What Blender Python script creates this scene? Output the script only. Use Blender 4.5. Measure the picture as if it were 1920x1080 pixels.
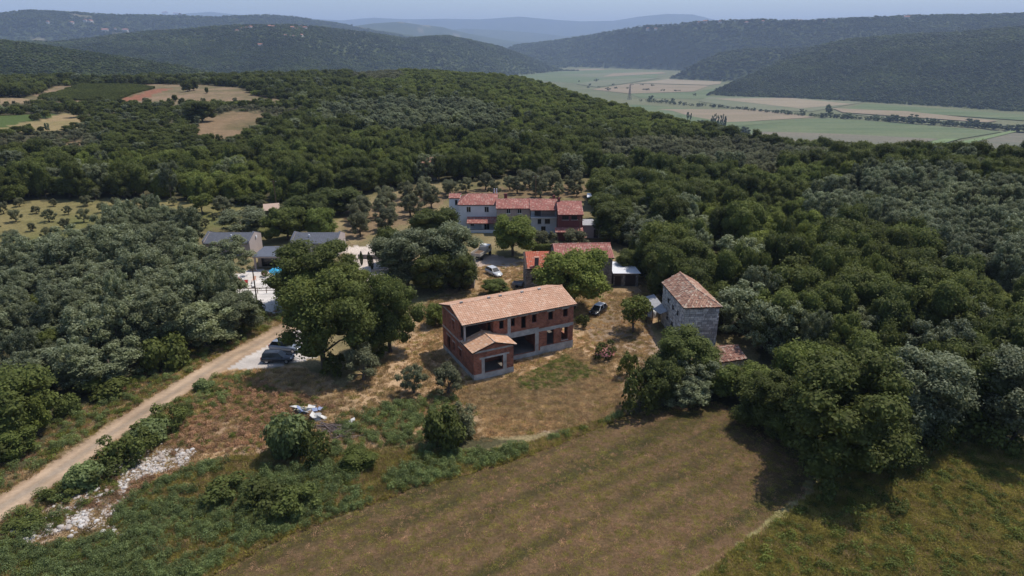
import bpy, math, random
import numpy as np
from mathutils import Matrix, Vector
R = math.radians
for o in list(bpy.data.objects): bpy.data.objects.remove(o, do_unlink=True)
sc = bpy.context.scene
COL = sc.collection
# ---------------------------------------------------------------- camera, sky, sun, exposure
F, PIT, CH = 1248.0, 0.351, 40.0
cam = bpy.data.objects.new('camera', bpy.data.cameras.new('camera')); COL.objects.link(cam)
cam.location = (0, 0, CH); cam.rotation_euler = (math.pi / 2 - PIT, 0, 0)
cam.data.sensor_width = 36; cam.data.lens = 36 * F / 1920; cam.data.clip_start = 0.5; cam.data.clip_end = 90000
sc.camera = cam
SUN_EL, SUN_AZ = R(62), R(54)          # azimuth clockwise from +Y, to the sun
w = bpy.data.worlds.new('World'); sc.world = w; w.use_nodes = True
nt = w.node_tree; nt.nodes.clear()
sky = nt.nodes.new('ShaderNodeTexSky'); sky.sky_type = 'NISHITA'; sky.sun_disc = False
sky.sun_elevation = SUN_EL; sky.sun_rotation = SUN_AZ; sky.air_density = 1.0; sky.dust_density = 1.0; sky.ozone_density = 2.0; sky.altitude = 200
bg = nt.nodes.new('ShaderNodeBackground'); bg.inputs[1].default_value = 0.145
wo = nt.nodes.new('ShaderNodeOutputWorld'); nt.links.new(sky.outputs[0], bg.inputs[0]); nt.links.new(bg.outputs[0], wo.inputs[0])
sun = bpy.data.objects.new('sun', bpy.data.lights.new('sun', 'SUN')); COL.objects.link(sun)
sun.data.energy = 4.2; sun.data.angle = R(0.53); sun.data.color = (1.0, 0.94, 0.86)
sd = Vector((math.sin(SUN_AZ) * math.cos(SUN_EL), math.cos(SUN_AZ) * math.cos(SUN_EL), math.sin(SUN_EL)))
sun.rotation_euler = sd.to_track_quat('Z', 'Y').to_euler(); sun.location = (60, 60, 120)
sc.view_settings.view_transform = 'Standard'; sc.view_settings.look = 'None'
sc.view_settings.exposure = 0.0; sc.view_settings.gamma = 1; sc.view_settings.use_curve_mapping = False
sc.render.engine = 'CYCLES'; sc.cycles.use_denoising = True
sc.cycles.max_bounces = 5; sc.cycles.diffuse_bounces = 2; sc.cycles.glossy_bounces = 2; sc.cycles.transmission_bounces = 3
sc.cycles.transparent_max_bounces = 6; sc.cycles.volume_bounces = 1
# ---------------------------------------------------------------- projection and noise helpers
cP, sP = math.cos(PIT), math.sin(PIT)
def ray(px, py):
    a = (np.asarray(px, float) - 960) / F; b = (540 - np.asarray(py, float)) / F
    return a, cP + b * sP, -sP + b * cP
def at(px, py, z=0.0):
    a, b, c = ray(px, py); t = (z - CH) / c
    return np.array([a * t, b * t, z])
def pol(px, py, d):                       # point on the ray at horizontal distance d
    a, b, c = ray(px, py); h = np.hypot(a, b)
    return np.arctan2(a, b), CH + c / h * d
def project(X, Y, Z):
    zz = Y * cP - (Z - CH) * sP; yy = Y * sP + (Z - CH) * cP
    zz = np.maximum(zz, 0.01)
    return 960 + F * X / zz, 540 - F * yy / zz
def h2(ix, iy, s):
    v = (ix.astype(np.int64) * 374761393 + iy.astype(np.int64) * 668265263 + s * 974711) & 0xFFFFFFFF
    v = ((v ^ (v >> 13)) * 1274126177) & 0xFFFFFFFF
    v = v ^ (v >> 16)
    return (v & 0xFFFFFF) / float(0xFFFFFF)
def vn(x, y, s=0):
    x = np.asarray(x, float); y = np.asarray(y, float)
    ix = np.floor(x); iy = np.floor(y); fx = x - ix; fy = y - iy
    fx = fx * fx * (3 - 2 * fx); fy = fy * fy * (3 - 2 * fy)
    a = h2(ix, iy, s); b = h2(ix + 1, iy, s); c = h2(ix, iy + 1, s); d = h2(ix + 1, iy + 1, s)
    return (a * (1 - fx) + b * fx) * (1 - fy) + (c * (1 - fx) + d * fx) * fy
def fbm(x, y, sc_, s=0, o=4):
    r = 0; a = 1; t = 0
    for i in range(o):
        r = r + a * (vn(x / sc_ * 2 ** i, y / sc_ * 2 ** i, s + i * 17) - 0.5); t += a; a *= 0.5
    return r / t * 2                        # about -1 .. 1
def sstep(a, b, x):
    t = np.clip((x - a) / (b - a), 0, 1); return t * t * (3 - 2 * t)
# ---------------------------------------------------------------- terrain height
VZ = -110.0
edge = [(-500, 640, 165), (0, 640, 160), (300, 640, 158), (500, 620, 153), (640, 700, 146), (770, 760, 138), (960, 700, 150), (1100, 520, 193), (1240, 420, 234),
        (1400, 330, 284), (1480, 290, 306), (1650, 240, 326), (1800, 240, 328), (1920, 245, 322), (2400, 260, 325)]
eA = np.array([pol(x, y, d)[0] for x, d, y in edge]); eD = np.array([float(d) for x, d, y in edge]); eZ = np.array([pol(x, y, d)[1] for x, d, y in edge])
_az = np.linspace(-1.0, 1.0, 801)
def smooth(v, n=9):
    k = np.hanning(n + 2)[1:-1]; k /= k.sum(); return np.convolve(np.pad(v, n // 2, mode='edge'), k, 'valid')
tD = smooth(np.interp(_az, eA, eD), 21); tZ = smooth(np.interp(_az, eA, eZ), 21)
hills = [  # crest (px, py, distance), foot (distance list against px), relief, seed
    dict(n='A', c=[(-500, 66, 1550), (-100, 74, 1500), (0, 80, 1500), (100, 92, 1480), (200, 106, 1450), (270, 118, 1420), (330, 128, 1400), (420, 145, 1350), (480, 168, 1300)], f=[(-500, 1000), (480, 1100)], zf=-60, r=10),
    dict(n='B', c=[(-300, 84, 3000), (100, 80, 3000), (180, 72, 3000), (260, 62, 3000), (350, 57, 3000), (440, 50, 3000), (540, 48, 3000), (600, 53, 3100), (640, 57, 3200), (700, 64, 3300), (760, 73, 3500), (800, 69, 3600), (840, 68, 3700), (880, 76, 3800), (930, 87, 3950), (980, 103, 4100), (1030, 124, 4250), (1060, 136, 4300)], f=[(-300, 1900), (540, 1900), (900, 3000), (1060, 4200)], zf=VZ, r=26),
    dict(n='C', c=[(-400, 24, 5500), (0, 27, 5500), (60, 21, 5500), (120, 24, 5500), (200, 29, 5500), (330, 30, 5500), (400, 33, 5600), (500, 29, 5800), (560, 33, 6000), (600, 40, 6200), (650, 46, 6400), (720, 58, 6600), (800, 70, 7000), (900, 90, 7400), (960, 105, 7800)], f=[(-400, 4300), (960, 5200)], zf=VZ, r=40),
    dict(n='C2', c=[(560, 70, 10000), (640, 52, 10000), (700, 43, 10000), (750, 40, 10000), (790, 46, 10000), (830, 51, 10200), (880, 64, 10400), (950, 76, 10800), (1010, 84, 11000), (1100, 92, 11500)], f=[(560, 7800), (1100, 9000)], zf=VZ, r=50),
    dict(n='D2', c=[(700, 72, 14000), (800, 60, 14000), (870, 52, 14000), (940, 55, 14000), (1000, 60, 14000), (1060, 66, 14000), (1120, 64, 14000), (1200, 72, 14000)], f=[(700, 11500), (1200, 11500)], zf=VZ, r=60),
    dict(n='D', c=[(-400, 40, 19000), (200, 34, 19000), (340, 26, 19000), (395, 22, 19000), (440, 27, 19000), (540, 33, 19000), (640, 38, 19000), (700, 33, 19000), (760, 36, 19000), (840, 35, 19000), (900, 36, 19000), (975, 31, 19000), (1040, 37, 19000), (1090, 40, 19000), (1150, 39, 19000), (1200, 31, 19000), (1250, 26, 19000), (1300, 27, 19000), (1340, 37, 19000), (1420, 44, 19000), (2300, 50, 19000)], f=[(-400, 15500), (2300, 15500)], zf=VZ, r=60),
    dict(n='G', c=[(880, 128, 6500), (965, 86, 6000), (1040, 77, 5700), (1100, 68, 5400), (1160, 57, 5000), (1200, 50, 4800), (1260, 47, 4700), (1300, 42, 4600), (1330, 40, 4600), (1420, 38, 4500), (1500, 40, 4500), (1560, 36, 4500), (1640, 34, 4500), (1700, 31, 4500), (1800, 30, 4500), (1920, 28, 4500), (2400, 28, 4500)], fp=[(880, 126), (965, 128), (1100, 127), (1240, 131), (1350, 136), (1500, 142), (2400, 180)], zf=VZ, r=34),
    dict(n='F', c=[(1240, 152, 3200), (1280, 136, 3250), (1310, 118, 3300), (1350, 100, 3350), (1400, 93, 3400), (1450, 93, 3400), (1520, 90, 3500), (1600, 92, 3600)], fp=[(1240, 148), (1290, 150), (1350, 153), (1600, 160)], zf=VZ, r=20),
    dict(n='E', c=[(1310, 184, 2120), (1340, 172, 2250), (1380, 155, 2400), (1440, 128, 2600), (1490, 104, 2800), (1540, 86, 2950), (1600, 74, 3000), (1700, 66, 3000), (1800, 62, 3000), (1850, 57, 3000), (1920, 52, 3000), (2400, 50, 3000)], fp=[(1310, 179), (1335, 180), (1500, 185), (1700, 196), (1920, 210), (2300, 232)], zf=VZ, r=24)]
for i, h in enumerate(hills):
    a = [pol(x, y, d) for x, y, d in h['c']]
    h['a'] = np.array([q[0] for q in a]); h['z'] = np.array([q[1] for q in a]); h['d'] = np.array([float(c[2]) for c in h['c']])
    if 'fp' in h: h['f'] = [(x, float(np.hypot(*at(x, y, VZ)[:2]))) for x, y in h['fp']]
    h['fa'] = np.array([ray(x, 100)[0] / ray(x, 100)[1] for x, d in h['f']]); h['fa'] = np.arctan(h['fa']); h['fd'] = np.array([float(d) for x, d in h['f']]); h['s'] = 50 + i * 7
def height(x, y, which=False):
    x = np.asarray(x, float); y = np.asarray(y, float)
    d = np.hypot(x, y); az = np.arctan2(x, y); azc = np.clip(az, -0.95, 0.95)
    D = np.interp(azc, _az, tD); Z = np.interp(azc, _az, tZ)
    u = np.clip((d - 165) / (D - 165), 0, 1)
    z = Z * u * u * (3 - 2 * u) * 0.5 + Z * u * 0.5
    z = z + fbm(x, y, 60, 3, 3) * 1.6 * sstep(150, 330, d) * (1 - sstep(0.8, 1.0, u)) + fbm(x, y, 9, 5, 2) * 0.10 * sstep(20, 60, d)
    lv = -60 + (VZ + 60) * sstep(-0.15, 0.1, az)
    v = sstep(0, 1, (d - D) / 420.0)
    z = np.where(d > D, Z + (lv - Z) * v, z)
    z = np.where(d > 1700, np.where(d < 2000, lv + (VZ - lv) * sstep(1700, 2000, d), VZ), z)
    wi = np.zeros(z.shape, int)
    for i, h in enumerate(hills):
        m = (az > h['a'][0] - 0.03) & (az < h['a'][-1] + 0.03)
        zc = np.interp(az, h['a'], h['z']); dc = np.interp(az, h['a'], h['d']); df = np.interp(az, h['fa'], h['fd'])
        t = np.clip((d - df) / np.maximum(dc - df, 20), 0, 1)
        p = 1 - (1 - t) ** 1.45
        hz = h['zf'] + (zc - h['zf']) * p
        nz = fbm(x, y, (h['d'].mean()) * 0.16, h['s'], 4) * h['r'] * np.sin(np.pi * np.clip(t, 0, 1)) ** 0.8
        hz = hz + nz
        back = zc - np.maximum(d - dc, 0) * 0.16
        hz = np.where(d > dc, np.maximum(back, VZ), hz)
        fade = np.minimum(sstep(-0.03, 0.0, az - h['a'][0]), sstep(-0.03, 0.0, h['a'][-1] - az))
        hz = np.where(m & (d > df), h['zf'] + (hz - h['zf']) * fade, -1e4)
        up = hz > z + 0.5
        z = np.where(hz > z, hz, z); wi = np.where(up, i + 1, wi)
    return (z, wi) if which else z
_cache = {}
def gz(x, y): return float(height(np.array([x]), np.array([y]))[0])
def on(px, py):                            # ground point seen at a pixel of the photograph
    a, b, c = ray(px, py); h = math.hypot(a, b)
    d = np.geomspace(25, 30000, 2500); X = a / h * d; Y = b / h * d; Zr = CH + c / h * d
    G = height(X, Y); k = int(np.argmax(Zr <= G))
    if k == 0: k = len(d) - 1
    f0 = Zr[k - 1] - G[k - 1]; f1 = Zr[k] - G[k]; t = f0 / (f0 - f1 + 1e-9)
    dd = d[k - 1] + (d[k] - d[k - 1]) * t
    x, y = float(a / h * dd), float(b / h * dd)
    return np.array([x, y, gz(x, y)])
def poly_on(pts, n=0):
    return np.array([on(*p)[:2] for p in pts])
def inside(x, y, P):
    r = np.zeros(np.shape(x), bool); n = len(P)
    for i in range(n):
        x1, y1 = P[i]; x2, y2 = P[(i + 1) % n]
        if y1 == y2: continue
        c = ((y1 > y) != (y2 > y)) & (x < (x2 - x1) * (y - y1) / (y2 - y1) + x1)
        r ^= c
    return r
def dist_line(x, y, P):
    best = np.full(np.shape(x), 1e9)
    for i in range(len(P) - 1):
        ax, ay = P[i]; bx, by = P[i + 1]; L = (bx - ax) ** 2 + (by - ay) ** 2 + 1e-9
        t = np.clip(((x - ax) * (bx - ax) + (y - ay) * (by - ay)) / L, 0, 1)
        best = np.minimum(best, np.hypot(x - ax - t * (bx - ax), y - ay - t * (by - ay)))
    return best
# ---------------------------------------------------------------- object helpers
def tag(o, label=None, cat=None, group=None, kind=None):
    if label: o['label'] = label
    if cat: o['category'] = cat
    if group: o['group'] = group
    if kind: o['kind'] = kind
    return o
def empty(name, loc=(0, 0, 0), rz=0.0):
    o = bpy.data.objects.new(name, None); COL.objects.link(o); o.location = loc; o.rotation_euler = (0, 0, rz); o.empty_display_size = 0.5; return o
def thing(name, label, cat, loc=(0, 0, 0), rz=0.0, group=None):
    return tag(empty(name, loc, rz), label, cat, group)
def copy_tree(o, parent=None):
    c = o.copy(); COL.objects.link(c); c.parent = parent
    for ch in list(o.children): copy_tree(ch, c)
    return c
class MB:
    def __init__(s): s.v = []; s.f = []; s.m = []; s.uv = {}; s.mi = 0; s.sm = []; s.smooth = False
    def add(s, vs, fs, uvs=None):
        b = len(s.v); s.v += [tuple(map(float, q)) for q in vs]
        for k, f in enumerate(fs):
            if uvs is not None: s.uv[len(s.f)] = uvs[k]
            s.f.append(tuple(b + i for i in f)); s.m.append(s.mi); s.sm.append(s.smooth)
    def box(s, x0, x1, y0, y1, z0, z1, M=None):
        v = [(x0, y0, z0), (x1, y0, z0), (x1, y1, z0), (x0, y1, z0), (x0, y0, z1), (x1, y0, z1), (x1, y1, z1), (x0, y1, z1)]
        if M is not None: v = [tuple(M @ Vector(q)) for q in v]
        s.add(v, [(3, 2, 1, 0), (4, 5, 6, 7), (0, 1, 5, 4), (1, 2, 6, 5), (2, 3, 7, 6), (3, 0, 4, 7)])
    def prism(s, poly, z0, z1):             # poly in xy
        n = len(poly); v = [(x, y, z0) for x, y in poly] + [(x, y, z1) for x, y in poly]
        s.add(v, [tuple(range(n))[::-1], tuple(range(n, 2 * n))] + [(i, (i + 1) % n, n + (i + 1) % n, n + i) for i in range(n)])
    def tube(s, pts, rs, n=6, cap=True):
        pts = [Vector(p) for p in pts]; rings = []
        for i, p in enumerate(pts):
            d = (pts[min(i + 1, len(pts) - 1)] - pts[max(i - 1, 0)]).normalized()
            a = d.orthogonal().normalized(); b = d.cross(a); r = rs[i] if hasattr(rs, '__len__') else rs
            rings.append([p + (a * math.cos(2 * math.pi * k / n) + b * math.sin(2 * math.pi * k / n)) * r for k in range(n)])
        v = [q for r_ in rings for q in r_]; f = []
        for i in range(len(pts) - 1):
            for k in range(n): f.append((i * n + k, i * n + (k + 1) % n, (i + 1) * n + (k + 1) % n, (i + 1) * n + k))
        if cap: f.append(tuple(range(n))[::-1]); f.append(tuple((len(pts) - 1) * n + k for k in range(n)))
        s.add(v, f)
    def cyl(s, c, r, h, n=12, axis='z'):
        d = {'z': (0, 0, h), 'x': (h, 0, 0), 'y': (0, h, 0)}[axis]; s.tube([c, (c[0] + d[0], c[1] + d[1], c[2] + d[2])], [r, r], n)
    def build(s, name, mats, parent=None):
        me = bpy.data.meshes.new(name); me.from_pydata(s.v, [], s.f)
        if not isinstance(mats, (list, tuple)): mats = [mats]
        for m in mats: me.materials.append(m)
        me.polygons.foreach_set('material_index', s.m); me.polygons.foreach_set('use_smooth', s.sm)
        if s.uv:
            uv = me.uv_layers.new(name='UVMap')
            for fi, uu in s.uv.items():
                for k, li in enumerate(me.polygons[fi].loop_indices): uv.data[li].uv = uu[k]
        me.update(); o = bpy.data.objects.new(name, me); COL.objects.link(o)
        if parent is not None: o.parent = parent
        return o
def np_mesh(name, V, Q, mats, nper=4, midx=None, attrs=None, smooth=False):
    V = np.ascontiguousarray(V, np.float32); Q = np.ascontiguousarray(Q, np.int32)
    me = bpy.data.meshes.new(name); me.vertices.add(len(V)); me.vertices.foreach_set('co', V.ravel())
    nf = len(Q); me.loops.add(nf * nper); me.loops.foreach_set('vertex_index', Q.ravel())
    me.polygons.add(nf); me.polygons.foreach_set('loop_start', np.arange(0, nf * nper, nper, dtype=np.int32))
    try: me.polygons.foreach_set('loop_total', np.full(nf, nper, np.int32))
    except Exception: pass
    for m in mats: me.materials.append(m)
    if midx is not None: me.polygons.foreach_set('material_index', midx.astype(np.int32))
    if smooth: me.polygons.foreach_set('use_smooth', np.ones(nf, bool))
    for k, (typ, arr) in (attrs or {}).items():
        at_ = me.attributes.new(k, typ, 'POINT')
        if typ == 'FLOAT': at_.data.foreach_set('value', arr.astype(np.float32))
        elif typ == 'INT': at_.data.foreach_set('value', arr.astype(np.int32))
        elif typ == 'FLOAT_VECTOR': at_.data.foreach_set('vector', arr.astype(np.float32).ravel())
        else: at_.data.foreach_set('color', np.c_[arr, np.ones(len(arr))].astype(np.float32).ravel())
    me.update(calc_edges=True); return me
def obj(name, me, parent=None):
    o = bpy.data.objects.new(name, me); COL.objects.link(o); o.parent = parent; return o
# ---------------------------------------------------------------- materials
class NT:
    def __init__(s, name):
        s.m = bpy.data.materials.new(name); s.m.use_nodes = True; s.t = s.m.node_tree; s.t.nodes.clear()
        s.out = s.t.nodes.new('ShaderNodeOutputMaterial')
    def n(s, typ, ins=None, **kw):
        nd = s.t.nodes.new(typ)
        for k, v in kw.items(): setattr(nd, k, v)
        for k, v in (ins or {}).items():
            if hasattr(v, 'is_linked') or hasattr(v, 'links'): s.t.links.new(v, nd.inputs[k])
            else: nd.inputs[k].default_value = v
        return nd
    def noise(s, vec, scale, detail=4, rough=0.6):
        return s.n('ShaderNodeTexNoise', {'Vector': vec, 'Scale': scale, 'Detail': detail, 'Roughness': rough}).outputs[0]
    def ramp(s, fac, lo, hi, a, b):
        return s.n('ShaderNodeMapRange', {0: fac, 1: lo, 2: hi, 3: a, 4: b}).outputs[0]
    def math(s, op, a, b=0.0): return s.n('ShaderNodeMath', {0: a, 1: b}, operation=op).outputs[0]
    def mix(s, f, a, b, mode='MIX'):
        nd = s.t.nodes.new('ShaderNodeMix'); nd.data_type = 'RGBA'; nd.blend_type = mode
        for i, v in ((0, f), (6, a), (7, b)):
            if hasattr(v, 'links'): s.t.links.new(v, nd.inputs[i])
            else: nd.inputs[i].default_value = (*v, 1) if isinstance(v, tuple) and len(v) == 3 else v
        return nd.outputs[2]
    def scale(s, col, k):
        nd = s.t.nodes.new('ShaderNodeVectorMath'); nd.operation = 'SCALE'
        if hasattr(col, 'links'): s.t.links.new(col, nd.inputs[0])
        else: nd.inputs[0].default_value = col
        if hasattr(k, 'links'): s.t.links.new(k, nd.inputs['Scale'])
        else: nd.inputs['Scale'].default_value = k
        return nd.outputs[0]
    def bsdf(s, col, rough=0.85, bump=None, bs=0.5, bd=0.05, metal=0.0, spec=0.3, trans=None):
        p = s.t.nodes.new('ShaderNodeBsdfPrincipled')
        if hasattr(col, 'links'): s.t.links.new(col, p.inputs['Base Color'])
        else: p.inputs['Base Color'].default_value = (*col, 1)
        if hasattr(rough, 'links'): s.t.links.new(rough, p.inputs['Roughness'])
        else: p.inputs['Roughness'].default_value = rough
        p.inputs['Metallic'].default_value = metal; p.inputs['Specular IOR Level'].default_value = spec
        if bump is not None:
            b = s.n('ShaderNodeBump', {'Height': bump, 'Strength': bs, 'Distance': bd}); s.t.links.new(b.outputs[0], p.inputs['Normal'])
        o = p.outputs[0]
        if trans is not None:
            tr = s.n('ShaderNodeBsdfTranslucent', {'Color': trans[1]}); mx = s.n('ShaderNodeMixShader', {0: trans[0], 1: o, 2: tr.outputs[0]}); o = mx.outputs[0]
        s.t.links.new(o, s.out.inputs[0]); return s.m
def plain(name, col, rough=0.8, var=0.15, sc_=2.0, metal=0.0, spec=0.3, bd=0.01, co='Object'):
    t = NT(name); tc = t.n('ShaderNodeTexCoord').outputs[co]
    n = t.noise(tc, sc_, 5); n2 = t.noise(tc, sc_ * 9, 3)
    k = t.math('MULTIPLY', t.ramp(n, 0.3, 0.7, 1 - var, 1 + var), t.ramp(n2, 0.3, 0.7, 1 - var * .6, 1 + var * .6))
    return t.bsdf(t.scale(col, k), rough, n2, 0.4, bd, metal, spec)
def ground_mat(name='ground_cover', q=1.0):
    t = NT(name); g = t.n('ShaderNodeNewGeometry').outputs['Position']
    a = t.n('ShaderNodeAttribute', attribute_name='Col').outputs['Color']
    n1 = t.noise(g, 3.2, 6, 0.7); n2 = t.noise(g, 0.35, 5, 0.6); n3 = t.noise(g, 14, 3, 0.7)
    k = t.math('MULTIPLY', t.math('MULTIPLY', t.ramp(n1, 0.32, 0.68, 1 - .38 * q, 1 + .38 * q), t.ramp(n2, 0.3, 0.7, 0.8, 1.2)), t.ramp(n3, 0.3, 0.7, 1 - .25 * q, 1 + .25 * q))
    return t.bsdf(t.scale(a, k), 0.95, n1, 0.8 * q, 0.12 * q, 0, 0.1)
def leaf_mat(name, col, tip=None, tipk=0.5, tr=0.3, var=0.3, yel=0.2, big=0.18):
    t = NT(name); g = t.n('ShaderNodeNewGeometry').outputs['Position']
    rnd = t.n('ShaderNodeObjectInfo').outputs['Random']
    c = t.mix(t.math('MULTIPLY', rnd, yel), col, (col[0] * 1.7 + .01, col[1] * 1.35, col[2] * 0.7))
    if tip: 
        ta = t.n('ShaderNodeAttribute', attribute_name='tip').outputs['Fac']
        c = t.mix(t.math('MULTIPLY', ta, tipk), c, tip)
    n = t.noise(g, 0.9, 4, 0.6)
    r2 = t.math('FRACT', t.math('MULTIPLY', rnd, 17.31))
    k = t.math('MULTIPLY', t.ramp(n, 0.3, 0.7, 1 - var, 1 + var), t.ramp(r2, 0, 1, 0.72, 1.28))
    bn = t.noise(g, 0.006 if big > .3 else 0.03, 4, 0.6); c = t.mix(t.ramp(bn, .4, .65, 0, big * 1.2), c, (col[0] * 1.9 + .01, col[1] * 1.6 + .01, col[2] * 1.3)); k = t.math('MULTIPLY', k, t.ramp(bn, .3, .7, 1 - big * .7, 1 + big * .7))
    c = t.scale(c, k)
    return t.bsdf(c, 0.7, None, spec=0.2, trans=(tr, t.scale(c, 1.5)))
GM = ground_mat(); GMS = ground_mat('packed_dirt', 0.3)
LM = dict(
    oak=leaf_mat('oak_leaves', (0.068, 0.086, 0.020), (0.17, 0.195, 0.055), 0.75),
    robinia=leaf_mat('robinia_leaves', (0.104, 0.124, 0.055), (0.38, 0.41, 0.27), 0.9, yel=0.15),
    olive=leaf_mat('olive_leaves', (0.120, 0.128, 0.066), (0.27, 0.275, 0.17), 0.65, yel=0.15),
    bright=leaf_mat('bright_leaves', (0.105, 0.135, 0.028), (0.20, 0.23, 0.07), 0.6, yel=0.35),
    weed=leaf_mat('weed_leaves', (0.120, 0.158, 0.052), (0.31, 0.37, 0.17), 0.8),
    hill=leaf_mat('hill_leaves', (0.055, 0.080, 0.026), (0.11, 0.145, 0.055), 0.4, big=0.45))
BARK = plain('tree_bark', (0.10, 0.08, 0.06), 0.95, 0.3, 3)
STRAW = leaf_mat('dry_straw', (0.42, 0.30, 0.15), (0.56, 0.43, 0.24), 0.6, 0.3, yel=0.0)
BROWN = leaf_mat('brown_brush', (0.36, 0.215, 0.125), (0.50, 0.33, 0.20), 0.6, 0.3, yel=0.0)
GRASS = leaf_mat('meadow_blades', (0.18, 0.185, 0.040), (0.42, 0.35, 0.12), 0.8, 0.45, yel=0.5)
# ---------------------------------------------------------------- land cover, painted as ground colour in world space
def PP(pts): return poly_on(pts)
road_c = PP([(-160, 1060), (0, 952), (60, 915), (130, 868), (220, 806), (300, 752), (380, 702), (440, 666), (490, 641), (530, 618), (570, 604)])
P_field = PP([(380, 1085), (520, 1010), (640, 965), (760, 920), (900, 880), (1000, 850), (1090, 815), (1165, 782), (1240, 762), (1340, 752), (1410, 780), (1470, 830), (1530, 890), (1524, 925), (1470, 975), (1400, 1020), (1310, 1085), (1200, 1200), (200, 1200)])
P_meadow = PP([(1310, 1085), (1400, 1020), (1470, 975), (1524, 925), (1560, 880), (1650, 850), (1720, 820), (1790, 800), (1920, 840), (2100, 880), (2200, 1200), (1200, 1200)])
P_park = PP([(400, 702), (430, 672), (480, 636), (540, 604), (600, 640), (590, 668), (560, 684), (500, 692), (450, 694)])
P_yard = PP([(560, 690), (640, 730), (700, 690), (770, 620), (800, 560), (860, 540), (900, 500), (1000, 490), (1200, 510), (1240, 560), (1215, 620), (1240, 680), (1180, 740), (1170, 780), (1060, 800), (900, 830), (840, 810), (760, 830), (640, 840), (520, 850), (430, 900), (300, 960), (200, 1000), (40, 1020), (20, 990), (130, 905), (260, 820), (340, 765), (400, 710), (430, 694)])
P_mulch = PP([(850, 745), (880, 725), (1000, 700), (1075, 655), (1130, 690), (1170, 740), (1165, 775), (1090, 800), (980, 815), (920, 815), (905, 780)])
P_track = PP([(1100, 620), (1150, 560), (1200, 540), (1225, 560), (1215, 600), (1240, 660), (1230, 690), (1180, 690), (1140, 650)])
P_lane = PP([(880, 478), (960, 486), (1010, 490), (1200, 502), (1215, 515), (1100, 512), (985, 505), (900, 500), (870, 490)])
P_brown = PP([(350, 760), (440, 700), (560, 740), (640, 760), (560, 800), (500, 850), (380, 850), (290, 900), (180, 990), (90, 990), (180, 900), (280, 830)])
P_rub = PP([(20, 990), (70, 950), (140, 915), (200, 880), (250, 850), (290, 825), (330, 845), (370, 845), (350, 872), (290, 890), (240, 905), (230, 950), (215, 985), (225, 1005), (190, 1010), (140, 985), (90, 1005), (40, 1025)])
P_weeds = PP([(-200, 1085), (0, 1010), (60, 1030), (180, 1010), (260, 920), (380, 870), (500, 850), (560, 800), (640, 850), (760, 840), (900, 850), (1000, 830), (1170, 775), (1165, 782), (1000, 850), (900, 880), (760, 920), (640, 965), (520, 1010), (380, 1085), (250, 1200), (-250, 1200)])
P_terr = PP([(395, 525), (480, 505), (560, 510), (560, 560), (520, 590), (470, 580), (390, 560)])
P_terr2 = PP([(652, 462), (700, 462), (770, 490), (740, 535), (690, 545), (660, 520)])
P_oli1 = PP([(640, 395), (800, 360), (1010, 345), (1095, 345), (1110, 375), (1000, 372), (860, 362), (800, 400), (760, 420), (700, 440), (660, 460), (640, 440)])
P_oli0 = PP([(-50, 385), (120, 375), (250, 372), (400, 380), (480, 385), (560, 380), (640, 372), (640, 410), (520, 440), (440, 425), (330, 432), (240, 440), (190, 475), (130, 500), (-60, 520)])
P_f1 = PP([(40, 192), (100, 162), (300, 158), (380, 160), (460, 165), (470, 178), (545, 190), (520, 194), (380, 196), (260, 196), (130, 192)])
P_vine = PP([(68, 186), (150, 160), (250, 160), (292, 166), (212, 192), (150, 189)])
P_red = PP([(204, 196), (296, 166), (322, 166), (240, 198)])
P_f2 = PP([(370, 240), (372, 222), (440, 208), (500, 212), (480, 240), (455, 272), (400, 270), (368, 262)])
P_f3 = PP([(-50, 240), (60, 228), (130, 212), (170, 222), (160, 238), (110, 245), (20, 250), (-50, 250)])
P_f3g = PP([(-50, 218), (90, 214), (110, 216), (60, 226), (0, 238), (-50, 244)])
P_f4 = PP([(120, 268), (160, 262), (150, 278), (118, 280)])
P_f5 = PP([(575, 152), (640, 147), (650, 151), (600, 156)])
P_f6 = PP([(1405, 345), (1440, 332), (1475, 340), (1470, 352), (1420, 350)])
P_f7 = PP([(240, 372), (330, 378), (350, 392), (260, 396)])
P_f8 = PP([(-60, 184), (40, 183), (66, 190), (10, 196), (-60, 194)])
P_ham = PP([(360, 430), (440, 395), (640, 372), (830, 340), (1120, 335), (1130, 420), (1190, 500), (1230, 540), (1262, 600), (1340, 622), (1430, 630), (1440, 700), (1340, 730), (1180, 740), (1000, 830), (500, 800), (430, 700), (500, 610), (460, 590), (380, 560), (360, 500)])
P_clear = [P_field, P_meadow, P_park, P_yard, P_terr, P_terr2, P_oli1, P_oli0, P_f1, P_f2, P_f3, P_f3g, P_f4, P_f5, P_f6, P_track, P_lane, P_weeds, P_f8]
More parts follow.
